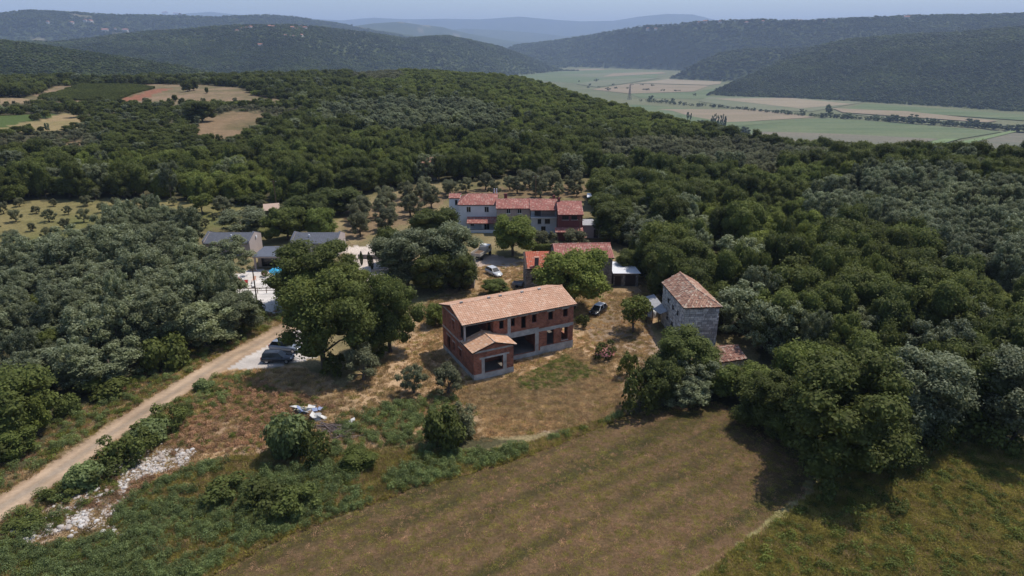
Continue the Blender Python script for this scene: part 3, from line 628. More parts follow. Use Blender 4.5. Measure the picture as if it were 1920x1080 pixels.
# nothing south of the road but the weed slope
rp = np.r_[road_c, [[road_c[-1][0] + 10, road_c[-1][1] + 3]]]
ok &= ~inside(X, Y, np.r_[road_c, PP([(620, 640), (700, 700), (600, 900), (300, 1085), (-200, 1300)])])
d_ = np.hypot(X, Y)
ok &= ~((d_ < 48)); gap = fbm(X, Y, 11, 207, 3); ok &= ~((gap > .52) & (g.uniform(0, 1, len(X)) < .8)); ok &= g.uniform(0, 1, len(X)) > .05
ok &= ~(inside(X, Y, P_vine) | inside(X, Y, P_red) | inside(X, Y, P_f7))
X, Y = X[ok], Y[ok]; Z = height(X, Y); d_ = np.hypot(X, Y)
v = visible(X, Y, Z, 9, 3); az_ = np.arctan2(X, Y); De = np.interp(az_, _az, tD)
v &= d_ < De + 60
X, Y, Z, d_ = X[v], Y[v], Z[v], d_[v]
n = len(X); kind = np.zeros(n, int)        # 0 oak 1 robinia 2 olive 3 bright 4 bush
u = g.uniform(0, 1, n); patch = fbm(X, Y, 28, 77, 3)
kind[:] = np.where(patch > 0.28, 3, 0); kind[(u < 0.10)] = 1; kind[(u > 0.9)] = 4
for P in zone_rob: m = inside(jx[ok][v], jy[ok][v], P) & (u < 0.88); kind[m] = 1
for q_, P in enumerate(zone_bri): m = inside(X, Y, P) & (u < (0.78 if q_ == 0 else .5)); kind[m] = 3
for P in zone_bri: m = inside(X, Y, P) & (u > 0.8); kind[m] = 4
m = dist_line(X, Y, road_c) < 8.5; kind[m] = np.where(u[m] < .55, 4, 3)
for P in zone_oli: m = inside(X, Y, P) & (u < 0.92); kind[m] = 2
radm = np.array([3.5, 3.2, 2.5, 2.9, 2.5])[kind]; hm = np.array([8.4, 8.8, 4.6, 5.8, 3.6])[kind]
big = fbm(X, Y, 22, 99, 2)
sc_r = g.uniform(0.58, 1.25, n) * (1 + 0.22 * big); sc_h = g.uniform(0.6, 1.2, n) * (1 + 0.25 * big)
rad = radm * sc_r; hh = hm * sc_h; px0_ = project(X, Y, Z)[0]
hh[(d_ > 250) & (kind != 2)] *= 0.85
P_low = PP([(-60, 186), (560, 186), (560, 230), (480, 300), (-60, 300)]); lowm = inside(X, Y, P_low); hh[lowm] *= 0.55; rad[lowm] *= 0.72; hh[(d_ < 175) & (px0_ < 200)] *= .85
# largest in the picture become trees of their own, the rest is the wood
px_, py_ = project(X, Y, Z + hh * 0.5); infr = (px_ > -60) & (px_ < 1980) & (py_ < 1160)
show = rad * hh / d_ ** 2 * infr
KN = ['oak', 'robinia', 'olive', 'bright', 'bush']; NM = ['oak_tree', 'robinia_tree', 'olive_tree', 'young_tree', 'bush']
side = np.where(px_ < 640, 0, np.where(px_ < 1180, 1, 2))
LB = {('oak', 0): 'dark green broadleaf tree in the wood left of the dirt road', ('oak', 1): 'dark green broadleaf tree in the wood behind the hamlet', ('oak', 2): 'dark green broadleaf tree in the wood right of the mown field',
      ('robinia', 0): 'silvery green robinia tree in the wood left of the dirt road', ('robinia', 1): 'silvery green robinia tree in the wood behind the hamlet', ('robinia', 2): 'silvery green robinia tree in the wood right of the stone house',
      ('bright', 0): 'yellow green young tree in the wood on the left', ('bright', 1): 'yellow green young tree in the wood behind the hamlet', ('bright', 2): 'yellow green young tree in the wood right of the stone house',
      ('bush', 0): 'low dark bush between the trees of the left wood', ('bush', 1): 'low dark bush between the trees behind the hamlet', ('bush', 2): 'low dark bush between the trees of the right wood',
      ('olive', 0): 'grey green olive tree in the grove left of the hamlet', ('olive', 1): 'grey green olive tree behind the hamlet', ('olive', 2): 'grey green olive tree in the grove below the valley rim'}
own = np.zeros(n, bool)
for k in range(5):
    lim = {0: 250, 1: 250, 2: 60, 3: 120, 4: 120}[k]
    idx = np.where((kind == k) & infr)[0]; idx = idx[np.argsort(-show[idx])][:lim]; own[idx] = True
KW = {'oak': 'dark green broadleaf tree', 'robinia': 'silvery green robinia', 'bright': 'yellow green young tree', 'bush': 'dark bush', 'olive': 'grey green olive tree'}
def where_is(px, py, x, y):
    if px < 640:
        if dist_line(np.array([x]), np.array([y]), road_c)[0] < 13: return 'at the edge of the wood along the dirt road'
        if py > 700: return 'in the lower left corner of the wood above the road'
        if py > 560: return 'deep inside the left wood' if px < 300 else 'in the left wood below the pool terrace'
        if py > 430: return 'in the upper part of the left wood' if px < 360 else 'in the wood round the slate roofed houses'
        if py > 330: return 'in the dark belt behind the grass strip'
        return 'in the far wood left of the plateau fields'
    if px < 1180:
        return 'in the tree belt directly behind the olive rows' if py > 300 else 'on the wooded hill behind the hamlet'
    if py > 760: return 'at the edge of the uncut meadow'
    if py > 620: return 'in the dark wood right of the mown field' if px > 1420 else 'round the small stone hut'
    if py > 500: return 'beside the tall stone house' if px < 1480 else 'in the middle of the right wood'
    if py > 400: return 'on the slope behind the garage' if px < 1420 else 'in the upper right wood'
    return 'near the valley rim' + (' on the far right' if px > 1600 else '')
for i in np.where(own)[0]:
    kn = KN[kind[i]]; sz_ = 'tall ' if hh[i] > 1.12 * hm[i] else 'low ' if hh[i] < .86 * hm[i] else 'broad ' if rad[i] > 1.12 * radm[i] else 'slender ' if rad[i] < .86 * radm[i] else ''
    lb = sz_ + KW[kn] + ' ' + where_is(px_[i], py_[i], X[i], Y[i])
    plant(NM[kind[i]], kn, X[i], Y[i], rad[i], hh[i], lb, 'bush' if kn == 'bush' else 'tree', lb, z=Z[i])
rest = ~own
idx = np.array([MID[KN[k]][j] for k, j in zip(kind[rest], g.integers(0, 4, rest.sum()))])
fr = np.array([FOOT[KN[k]] for k in kind[rest]])
S = np.c_[rad[rest] / fr[:, 0], rad[rest] / fr[:, 0], hh[rest] / fr[:, 1]]
scatter('woodland', np.c_[X[rest], Y[rest], Z[rest] - 0.1], g.uniform(0, 6.28, rest.sum()), S, idx, mid_col, 'mixed broadleaf wood covering the plateau round the hamlet')
print('trees own', own.sum(), 'wood', rest.sum())
# ---- hill woods
hx = []; hy = []
for d0, d1, sp in ((980, 1700, 7.5), (1700, 2600, 10.0), (2600, 4400, 17.0), (4400, 6300, 27.0)):
    a, b = grid_pts(d0, d1, sp, -0.70, 0.70); hx.append(a); hy.append(b)
X = np.concatenate(hx); Y = np.concatenate(hy); Z, wi = height(X, Y, True); d_ = np.hypot(X, Y)
Zx = height(X + 6, Y); Zy = height(X, Y + 6)
cl = (fbm(X, Y, 170, 55, 3) > 0.52) & (d_ > 2600) & (X < -500)
ok = (wi > 0) & ~cl & visible(X, Y, Z, 9, 2)
X, Y, Z, d_ = X[ok], Y[ok], Z[ok], d_[ok]; n = len(X)
base = np.where(d_ < 1700, 1.0, np.where(d_ < 2600, 1.3, np.where(d_ < 4400, 2.1, 3.2))); s = base * g.uniform(0.8, 1.25, n) * (1 + 0.2 * fbm(X, Y, 90, 12, 2))
S = np.c_[s * 1.35, s * 1.35, s * 0.9 ** 1 * np.where(d_ > 2600, 0.62, 0.9)]
idx = np.where(g.uniform(0, 1, n) < 0.12, g.integers(5, 7, n), g.integers(0, 5, n))
scatter('hill_woods', np.c_[X, Y, Z - 1.5 * s], g.uniform(0, 6.28, n), S, idx, far_col, 'dense green woods covering the far hillsides')
print('hill trees', n)
# ---------------------------------------------------------------- building materials
def brick_mat():
    t = NT('hollow_brick'); tc = t.n('ShaderNodeUVMap').outputs[0]
    b = t.n('ShaderNodeTexBrick', {'Vector': tc, 'Color1': (0.36, 0.125, 0.065, 1), 'Color2': (0.25, 0.075, 0.042, 1), 'Mortar': (0.26, 0.21, 0.18, 1), 'Scale': 1.0, 'Mortar Size': 0.014, 'Bias': 0.0, 'Brick Width': 0.38, 'Row Height': 0.2})
    n = t.noise(t.n('ShaderNodeTexCoord').outputs['Object'], 1.1, 5, 0.7)
    c = t.scale(b.outputs[0], t.ramp(n, 0.3, 0.7, 0.55, 1.45))
    return t.bsdf(c, 0.9, b.outputs[1], 0.6, 0.02)
def tile_mat(name, a, b, c3, dirt=0.3, var=1.0, per=0.25, row=0.4):
    t = NT(name); uv = t.n('ShaderNodeUVMap').outputs[0]
    sp = t.n('ShaderNodeSeparateXYZ', {0: uv}); u = t.math('FLOOR', t.math('DIVIDE', sp.outputs[0], per)); v = t.math('FLOOR', t.math('DIVIDE', sp.outputs[1], row))
    cb = t.n('ShaderNodeCombineXYZ', {0: u, 1: v}).outputs[0]; wn = t.n('ShaderNodeTexWhiteNoise', {0: cb}, noise_dimensions='2D').outputs[0]
    c = t.mix(t.math('MULTIPLY', wn, var), a, b); w2 = t.math('GREATER_THAN', wn, 0.86); c = t.mix(w2, c, c3)
    n = t.noise(uv, 0.5, 5, 0.65); c = t.scale(c, t.ramp(n, 0.3, 0.7, 1 - dirt, 1 + dirt * 0.6))
    return t.bsdf(c, 0.85, wn, 0.2, 0.01)
def stone_mat(name, a, b, scale=1.0):
    t = NT(name); g = t.n('ShaderNodeTexCoord').outputs['Object']
    rnd_ = t.n('ShaderNodeAttribute', attribute_name='tone').outputs['Fac']; n = t.noise(g, 5 * scale, 5, 0.7); n2 = t.noise(g, 0.6, 4)
    c = t.mix(rnd_, a, b); c = t.scale(c, t.math('MULTIPLY', t.ramp(n, .3, .7, .78, 1.2), t.ramp(n2, .3, .7, .8, 1.2)))
    return t.bsdf(c, 0.95, n, 0.6, 0.03)
def bands(name, a, b, per, axis='X', rough=0.4, metal=0.0):
    t = NT(name); g = t.n('ShaderNodeTexCoord').outputs['Object']; w_ = t.n('ShaderNodeTexWave', {'Vector': g, 'Scale': 1.0 / per / 6.283 * 3.1416, 'Distortion': 0.3}, bands_direction=axis).outputs['Fac']
    n = t.noise(g, 1.5, 4); c = t.mix(t.ramp(w_, 0.2, 0.8, 0, 1), a, b); return t.bsdf(t.scale(c, t.ramp(n, .3, .7, .85, 1.12)), rough, w_, 0.4, 0.03, metal)
M = dict(brick=brick_mat(), conc=plain('bare_concrete', (0.40, 0.38, 0.35), 0.9, 0.32, 0.9), floor=plain('dusty_screed', (0.16, 0.14, 0.12), 0.9, 0.2, 1.0),
    tile_new=tile_mat('new_clay_tiles', (0.62, 0.375, 0.25), (0.54, 0.30, 0.19), (0.66, 0.44, 0.31), 0.14, var=.8), tile_sand=tile_mat('sand_clay_tiles', (0.58, 0.36, 0.22), (0.50, 0.27, 0.16), (0.60, 0.42, 0.30), 0.1),
    tile_red=tile_mat('red_clay_tiles', (0.42, 0.175, 0.14), (0.36, 0.14, 0.11), (0.50, 0.29, 0.23), 0.34), tile_orange=tile_mat('orange_clay_tiles', (0.50, 0.15, 0.08), (0.42, 0.11, 0.07), (0.46, 0.24, 0.17), 0.2),
    tile_old=tile_mat('weathered_clay_tiles', (0.47, 0.28, 0.19), (0.30, 0.155, 0.11), (0.56, 0.43, 0.32), 0.3, per=0.24, row=0.42), tile_ruin=tile_mat('mossy_red_tiles', (0.38, 0.20, 0.14), (0.24, 0.12, 0.09), (0.46, 0.33, 0.25), 0.35),
    stone=stone_mat('pale_limestone', (0.28, 0.275, 0.265), (0.64, 0.62, 0.58)), stone2=stone_mat('brown_grey_stone', (0.17, 0.145, 0.12), (0.34, 0.30, 0.26)), mortar=plain('lime_mortar', (0.11, 0.105, 0.10), 0.95, 0.3, 3),
    render_w=plain('white_render', (0.66, 0.67, 0.68), 0.9, 0.08, 0.8), render_p=plain('pink_grey_render', (0.34, 0.27, 0.245), 0.9, 0.15, 0.8), render_g=plain('grey_render', (0.52, 0.54, 0.57), 0.9, 0.12, 0.8),
    render_r=plain('dark_red_render', (0.16, 0.05, 0.045), 0.9, 0.2, 1), render_b=plain('beige_render', (0.44, 0.37, 0.34), 0.9, 0.06, 0.6), slate=bands('slate_grey_metal_roof', (0.10, 0.105, 0.12), (0.125, 0.13, 0.15), 0.45, 'X', 0.45, 0.0),
    glass=plain('dark_window_glass', (0.015, 0.018, 0.02), 0.12, 0.1, 1, spec=0.45), frame=plain('pale_window_frame', (0.6, 0.58, 0.55), 0.6, 0.05), dframe=plain('dark_trim', (0.05, 0.045, 0.045), 0.6, 0.1),
    wood=plain('old_brown_wood', (0.14, 0.085, 0.05), 0.85, 0.3, 4), dwood=plain('dark_wood', (0.05, 0.035, 0.028), 0.85, 0.2, 4), white=plain('white_sheet_metal', (0.74, 0.75, 0.77), 0.45, 0.06, 0.8), zinc=bands('grey_corrugated_sheet', (0.30, 0.30, 0.31), (0.42, 0.41, 0.41), 0.3, 'Y', 0.6),
    dark=plain('dark_interior', (0.025, 0.022, 0.02), 0.9, 0.1), terr=plain('white_stone_paving', (0.66, 0.62, 0.58), 0.8, 0.08, 0.8), water=plain('pool_water', (0.05, 0.36, 0.36), 0.06, 0.1, 0.5, spec=0.6))
# ---------------------------------------------------------------- building helpers
def wall(b, p0, p1, z0, z1, th=0.28, ops=()):
    """one straight wall, outer face on p0->p1 (outside on its right hand), with real openings (u0,u1,z0,z1)"""
    p0 = Vector((p0[0], p0[1], 0)); p1 = Vector((p1[0], p1[1], 0)); L = (p1 - p0).length; d = (p1 - p0) / L; n = Vector((-d.y, d.x, 0))
    us = sorted({0.0, L, *[min(max(o[0], 0), L) for o in ops], *[min(max(o[1], 0), L) for o in ops]}); zs = sorted({z0, z1, *[o[2] for o in ops], *[o[3] for o in ops]})
    us = [u for u in us if 0 <= u <= L]; zs = [z for z in zs if z0 <= z <= z1]
    def solid(i, j):
        if i < 0 or j < 0 or i >= len(us) - 1 or j >= len(zs) - 1: return False
        uc = (us[i] + us[i + 1]) / 2; zc = (zs[j] + zs[j + 1]) / 2
        return not any(o[0] < uc < o[1] and o[2] < zc < o[3] for o in ops)
    P = lambda u, z, k: tuple(p0 + d * u + n * (th * k) + Vector((0, 0, z)))
    for i in range(len(us) - 1):
        for j in range(len(zs) - 1):
            if not solid(i, j): continue
            u0, u1, a, c = us[i], us[i + 1], zs[j], zs[j + 1]
            uv = [(u0, a), (u1, a), (u1, c), (u0, c)]
            b.add([P(u0, a, 0), P(u1, a, 0), P(u1, c, 0), P(u0, c, 0)], [(0, 1, 2, 3)], [uv])
            b.add([P(u0, a, 1), P(u1, a, 1), P(u1, c, 1), P(u0, c, 1)], [(3, 2, 1, 0)], [uv[::-1]])
            for di, dj, q in ((-1, 0, (u0, a, u0, c)), (1, 0, (u1, c, u1, a)), (0, -1, (u1, a, u0, a)), (0, 1, (u0, c, u1, c))):
                if not solid(i + di, j + dj):
                    b.add([P(q[0], q[1], 0), P(q[2], q[3], 0), P(q[2], q[3], 1), P(q[0], q[1], 1)], [(0, 1, 2, 3)], [[(0, 0), (th, 0), (th, 1), (0, 1)]])
def gable_end(b, x, y0, y1, z0, zr, th, sgn):
    m = (y0 + y1) / 2; xs = (x, x + th * sgn)
    uv = [(y0, z0), (y1, z0), (m, zr)]
    f0 = [(xs[0], y0, z0), (xs[0], y1, z0), (xs[0], m, zr)]; f1 = [(xs[1], y0, z0), (xs[1], y1, z0), (xs[1], m, zr)]
    b.add(f0 + f1, [(0, 1, 2) if sgn < 0 else (2, 1, 0), (5, 4, 3) if sgn < 0 else (3, 4, 5)], [uv, uv])
def tiles(b, A, B, top, per=0.25, row=0.4, amp=0.06, seed=0, rough=0.0, nv=None):
    """barrel tiled slope: A->B along the eave; top(u) -> slope length at u; returns geometry with waves and stepped rows"""
    A, B, up = Vector(A), Vector(B), Vector(top[0]).normalized(); L = (B - A).length; e = (B - A) / L; nrm = e.cross(up).normalized()
    if nrm.z < 0: nrm = -nrm
    fn = top[1]; nu = max(2, int(round(L / per))) * 4; g = np.random.default_rng(seed)
    V = []; Fc = []; UV = []; smax = max(fn(L * i / nu) for i in range(nu + 1)); nr = max(1, int(math.ceil(smax / row)))
    us = np.linspace(0, L, nu + 1); w_ = np.array([0.0, 0.75, 1.0, 0.75] * (nu // 4) + [0.0]) * amp
    jit = g.normal(size=(nr, nu // 4 + 1)) * rough
    for r in range(nr):
        v0, v1 = r * row, (r + 1) * row + 0.05; b0 = len(V)
        for k, vv, lift in ((0, v0, 0.035), (1, v1, 0.0)):
            for i, u in enumerate(us):
                s = min(vv, fn(float(u))); j = jit[r, min(i // 4, nu // 4)]
                V.append(A + e * float(u) + up * s + nrm * (float(w_[i]) + lift + j)); UV.append((float(u), s))
        for i in range(nu):
            if min(v0, fn(float(us[i]))) >= fn(float(us[i])) - 1e-4 and min(v0, fn(float(us[i + 1]))) >= fn(float(us[i + 1])) - 1e-4: continue
            Fc.append((b0 + i, b0 + i + 1, b0 + nu + 1 + i + 1, b0 + nu + 1 + i))
    b.add(V, Fc, [[(UV[q][0] + 1e-3, min(max(UV[q][1], 0), 1e9)) for q in f] for f in Fc])
def uvfix(o, row=0.4): return o
def roof_gable(parent, x0, x1, y0, y1, ze, zr, mat, oh=0.3, th=0.14, per=0.25, row=0.4, rough=0.0, base=None, seed=1, hip0=0.0, hip1=0.0, ym=None):
    """ridge along x. body slab + tiled slopes. hip0/hip1: length of the hipped ends"""
    ym = (y0 + y1) / 2 if ym is None else ym; X0, X1 = x0 - oh, x1 + oh; Y0, Y1 = y0 - oh, y1 + oh
    sl = (zr - ze) / (ym - y0); zE = ze - sl * oh; sl2 = (zr - ze) / (y1 - ym); zE2 = ze - sl2 * oh
    r0, r1 = X0 + hip0, X1 - hip1
    b = MB(); lo = -th
    v = [(X0, Y0, zE), (X1, Y0, zE), (X1, Y1, zE2), (X0, Y1, zE2), (r0, ym, zr), (r1, ym, zr)]
    v2 = [(p[0], p[1], p[2] + lo) for p in v]
    f = [(0, 1, 5, 4), (2, 3, 4, 5), (1, 2, 5), (3, 0, 4)]; g_ = [(3, 2, 1, 0), (0, 6, 7, 1)]
    b.add(v + v2, [(0, 1, 5, 4), (2, 3, 4, 5), (10, 11, 7, 6), (11, 10, 9, 8), (0, 6, 7, 1), (2, 8, 9, 3)] + ([(1, 2, 5), (11, 8, 7), (1, 7, 8, 2)] if hip1 else [(1, 7, 11, 5), (5, 11, 8, 2)]) + ([(3, 0, 4), (10, 6, 9), (3, 9, 6, 0)] if hip0 else [(0, 4, 10, 6), (3, 9, 10, 4)]))
    rf = b.build('roof', base or M['dwood'], parent)
    t = MB(); t.smooth = False
    up = Vector((0, ym - Y0, zr - zE)); Ls = up.length; eps = Vector((0, 0, 0.02))
    def f1(u):
        k = 1.0
        if hip0: k = min(k, u / hip0)
        if hip1: k = min(k, (X1 - X0 - u) / hip1)
        return max(0.0, k) * Ls
    tiles(t, (X0, Y0, zE + 0.02), (X1, Y0, zE + 0.02), (up, f1), per, row, seed=seed, rough=rough)
    up2 = Vector((0, ym - Y1, zr - zE2)); L2 = up2.length
    def f2(u):
        k = 1.0
        if hip1: k = min(k, u / hip1)
        if hip0: k = min(k, (X1 - X0 - u) / hip0)
        return max(0.0, k) * L2
    tiles(t, (X1, Y1, zE2 + 0.02), (X0, Y1, zE2 + 0.02), (up2, f2), per, row, seed=seed + 1, rough=rough)
    for hp, Xa, rr in ((hip0, X0, r0), (hip1, X1, r1)):
        if not hp: continue
        if Xa == X0: A, B = (X0, Y1, zE2), (X0, Y0, zE)
        else: A, B = (X1, Y0, zE), (X1, Y1, zE2)
        W_ = Y1 - Y0; m = (ym - Y0) if Xa == X1 else (Y1 - ym); uph = Vector((rr - Xa, 0, zr - zE)); Lh = uph.length
        tiles(t, (A[0], A[1], zE + 0.02), (B[0], B[1], zE + 0.02), (uph, lambda u, m=m, W_=W_, Lh=Lh: max(0.0, min(u / m, (W_ - u) / (W_ - m))) * Lh), per, row, seed=seed + 5, rough=rough)
    tag(t.build('roof_tiles', mat, rf), None, None, None, 'stuff')
    r = MB()                                # ridge and hip caps
    def cap(p, q):
        p, q = Vector(p), Vector(q); n = max(1, int((q - p).length / 0.42)); 
        for i in range(n):
            a = p.lerp(q, i / n); c = p.lerp(q, (i + 1.08) / n); d = (c - a).normalized(); s = d.cross(Vector((0, 0, 1))).normalized() * 0.13; u = Vector((0, 0, 0.10)); z = Vector((0, 0, 0.04 + 0.012 * (i % 2)))
            r.add([a - s + z, a - s * 0.5 + u + z, a + s * 0.5 + u + z, a + s + z, c - s + z, c - s * 0.5 + u + z, c + s * 0.5 + u + z, c + s + z], [(4, 5, 1, 0), (5, 6, 2, 1), (6, 7, 3, 2), (0, 1, 2, 3), (7, 6, 5, 4)], [[(i * 0.42, 0.1)] * 4] * 5)
    cap((r0, ym, zr), (r1, ym, zr))
    if hip0: cap((X0, Y0, zE), (r0, ym, zr)); cap((X0, Y1, zE2), (r0, ym, zr))
    if hip1: cap((X1, Y0, zE), (r1, ym, zr)); cap((X1, Y1, zE2), (r1, ym, zr))
    tag(r.build('ridge_tiles', mat, rf), None, None, None, 'stuff')
    return rf
def window(parent, p0, p1, o, fr='frame', depth=0.1, bars=1, name='window', shut=None):
    """framed pane filling opening o of the wall p0->p1"""
    p0 = Vector((p0[0], p0[1], 0)); p1 = Vector((p1[0], p1[1], 0)); d = (p1 - p0).normalized(); n = Vector((-d.y, d.x, 0))
    u0, u1, a, c = o; Mx = Matrix(((d.x, n.x, 0, p0.x), (d.y, n.y, 0, p0.y), (0, 0, 1, 0), (0, 0, 0, 1)))
    f = MB(); w_ = 0.07
    for q in ((u0, u0 + w_, a, c), (u1 - w_, u1, a, c), (u0 + w_, u1 - w_, a, a + w_), (u0 + w_, u1 - w_, c - w_, c)): f.box(q[0], q[1], depth, depth + 0.07, q[2], q[3], Mx)
    for k in range(bars): uu = u0 + (u1 - u0) * (k + 1) / (bars + 1); f.box(uu - 0.03, uu + 0.03, depth, depth + 0.06, a + w_, c - w_, Mx)
    fo = f.build(name, M[fr], parent)
    g_ = MB(); g_.box(u0 + w_, u1 - w_, depth + 0.03, depth + 0.045, a + w_, c - w_, Mx); g_.build('pane', M['glass'], fo)
    s = MB(); s.box(u0 - 0.08, u1 + 0.08, -0.08, depth, a - 0.08, a - 0.001, Mx); s.build('sill', M['frame' if fr == 'frame' else 'conc'], fo)
    if shut:
        for q in ((u0 - (u1 - u0) * 0.5, u0 - 0.02), (u1 + 0.02, u1 + (u1 - u0) * 0.5)):
            k = MB(); k.box(q[0], q[1], -0.05, -0.005, a, c, Mx); k.build('shutter', M[shut], fo)
    return fo
def stonework(parent, p0, p1, z0, z1, mat, ops=(), sw=0.36, sh=0.21, seed=0, gable=None, proud=0.035):
    """uneven courses of roughly squared stones proud of the mortar face"""
    g = random.Random(seed); p0 = Vector((p0[0], p0[1], 0)); p1 = Vector((p1[0], p1[1], 0)); L = (p1 - p0).length; d = (p1 - p0) / L; n = Vector((d.y, -d.x, 0)); b = MB(); tone = []
    z = z0
    while z < z1 - 0.08:
        h = min(sh * g.uniform(0.7, 1.35), z1 - z); u = g.uniform(-0.2, 0)
        while u < L:
            w_ = sw * g.uniform(0.5, 1.7); a, c = max(u, 0.0) + 0.012, min(u + w_, L) - 0.012; u += w_
            if c - a < 0.08: continue
            if any(o[0] - 0.02 < (a + c) / 2 < o[1] + 0.02 and o[2] - 0.02 < z + h / 2 < o[3] + 0.02 for o in ops): continue
            if any(a < o[1] and c > o[0] and z + h / 2 > o[2] and z + h / 2 < o[3] for o in ops):
                o = [o for o in ops if a < o[1] and c > o[0]][0]
                if a < o[0]: c = o[0] - 0.01
                else: a = o[1] + 0.01
                if c - a < 0.06: continue
            if gable and z + h > gable(u - w_ / 2): continue
            pr = proud * g.uniform(0.2, 1.4); q = []
            for uu, zz, k in ((a, z + .012, 0), (c, z + .012, 0), (c, z + h - .012, 0), (a, z + h - .012, 0), (a + .025, z + .03, 1), (c - .025, z + .03, 1), (c - .025, z + h - .03, 1), (a + .025, z + h - .03, 1)):
                q.append(p0 + d * (uu + g.uniform(-.01, .01)) + n * (pr if k else -0.01) + Vector((0, 0, zz + g.uniform(-.008, .008))))
            b.add(q, [(4, 5, 6, 7), (0, 1, 5, 4), (1, 2, 6, 5), (2, 3, 7, 6), (3, 0, 4, 7)]); tone += [g.random()] * 8
        z += h
    o = b.build('stonework', M[mat], parent); a = o.data.attributes.new('tone', 'FLOAT', 'POINT'); a.data.foreach_set('value', np.array(tone, np.float32)); o['kind'] = 'stuff'; return o
def one(parent, name, mat, *boxes):
    b = MB()
    for q in boxes: b.box(*q)
    return b.build(name, M[mat] if isinstance(mat, str) else mat, parent)
# ---------------------------------------------------------------- the unfinished brick house
HZ = 0.0
H1 = thing('unfinished_house', 'unfinished two storey red brick house with tiled roof and empty windows in the middle clearing', 'house', (-6.14, 77.8, HZ), 0.461)
L_, W_ = 16.34, 7.76; T = 0.28; zt = 6.62
fr_ops = [(0.25, 4.15, 4.12, 6.3), (5.0, 5.68, 4.92, 6.12), (6.72, 7.34, 4.97, 6.12), (8.24, 8.96, 4.4, 6.12), (9.88, 10.58, 4.9, 6.1), (12.36, 13.12, 4.86, 6.04), (14.68, 15.42, 4.87, 6.02),
          (5.6, 10.35, 0.62, 3.3), (12.18, 13.32, 1.12, 3.35), (14.46, 15.52, 1.42, 3.3)]
bk_ops = [(1.0, 2.1, 1.3, 2.8), (3.6, 4.6, 1.3, 2.8), (7.2, 8.3, 0.7, 2.9), (10.2, 11.2, 1.3, 2.8), (13.2, 14.4, 1.3, 2.8), (1.2, 2.0, 4.9, 6.0), (5.0, 5.8, 4.9, 6.0), (9.0, 9.8, 4.9, 6.0), (12.6, 13.4, 4.9, 6.0)]
lf_ops = [(W_ - 6.2, W_ - 5.1, 0.75, 2.75), (W_ - 4.15, W_ - 3.35, 1.35, 2.55), (W_ - 2.0, W_ - 1.1, 1.35, 2.5), (W_ - 4.05, W_ - 3.3, 4.55, 5.75), (W_ - 1.75, W_ - 0.2, 4.12, 6.25)]
rt_ops = [(1.6, 2.6, 1.4, 3.2), (4.4, 5.4, 1.3, 3.0), (2.0, 2.8, 4.9, 6.0), (5.0, 5.8, 4.9, 6.0)]
b = MB(); wall(b, (0, 0), (L_, 0), 0.6, zt, T, fr_ops); wall(b, (L_, W_), (0, W_), 0.6, zt, T, bk_ops)
wall(b, (0, W_ - T), (0, T), 0.6, zt, T, [(o[0] - T, o[1] - T, o[2], o[3]) for o in lf_ops]); wall(b, (L_, T), (L_, W_ - T), 0.6, zt, T, rt_ops)
gable_end(b, 0.001, 0, W_, zt, 7.72, T, 1); gable_end(b, L_ - 0.001, 0, W_, zt, 7.72, T, -1)
wb = b.build('wall', M['brick'], H1)
b = MB(); wall(b, (4.3, T), (4.3, W_ - T), 0.6, 6.3, 0.2, [(2.5, 3.6, 0.62, 2.9), (0.6, 1.8, 4.12, 6.0)]); wall(b, (11.2, T), (11.2, W_ - T), 0.6, 6.3, 0.2, [(4.0, 5.0, 0.62, 2.8), (1.5, 2.4, 3.6, 5.8)]); wall(b, (4.5, 4.6), (11.1, 4.6), 3.65, 6.3, 0.2, [(1.2, 2.1, 3.66, 5.8), (4.2, 5.1, 3.66, 5.8)])
b.build('partition_wall', M['brick'], H1)
one(H1, 'floor_slab', 'floor', (T, L_ - T, T, W_ - T, 0.35, 0.62)); one(H1, 'upper_floor_slab', 'floor', (T, L_ - T, T, W_ - T, 3.42, 3.64)); one(H1, 'attic_slab', 'conc', (T, L_ - T, T, W_ - T, 6.3, 6.46))
# concrete skeleton standing 2-3 mm proud of the brick
p = 0.004
b = MB(); b.box(-0.03, L_ + 0.03, -0.03, T, 0.0, 0.6); b.box(-0.03, L_ + 0.03, W_ - T, W_ + 0.03, 0, 0.6); b.box(-0.03, T, T, W_ - T, 0, 0.6); b.box(L_ - T, L_ + 0.03, T, W_ - T, 0, 0.6)
b.box(11.15, L_ + 0.034, -0.034, -p, 0.55, 1.12); b.box(L_ + p, L_ + 0.034, 0, W_, 0.55, 1.1); b.build('plinth', M['conc'], H1)
b = MB(); b.box(5.5, 10.9, -0.012, T - 0.02, 3.3 + 0.001, 4.1); b.box(10.9, L_ + 0.012, -0.012, -0.001, 3.42, 3.86); b.box(-0.012, -0.001, 0, W_, 3.38, 3.68); b.box(L_ + 0.001, L_ + 0.012, 0, W_, 3.42, 3.86); b.box(0, L_, W_ + 0.001, W_ + 0.012, 3.42, 3.8); b.box(0.0, 5.5, -0.012, -0.001, 3.38, 4.1); b.build('ring_beam', M['conc'], H1)
for x0, x1, z0, z1 in ((6.2, 6.66, 4.1, 6.4), (0.0, 0.24, 4.1, 6.62), (10.36, 10.9, 0.6, 3.3), (5.2, 5.59, 0.6, 3.3)):
    one(H1, 'column', 'conc', (x0, x1, -0.016, T - 0.03, z0, z1 - 0.002))
for o in fr_ops[1:7]: one(H1, 'lintel', 'conc', (o[0] - 0.22, o[1] + 0.22, -0.012, -0.001, o[3] + 0.02, o[3] + 0.26))
for o in fr_ops[8:]: one(H1, 'lintel', 'conc', (o[0] - 0.18, o[1] + 0.2, -0.014, -0.001, o[3] + 0.005, o[3] + 0.12))
one(H1, 'balcony_beam', 'conc', (0.0, 6.2, -0.02, -0.001, 6.36, 6.6))
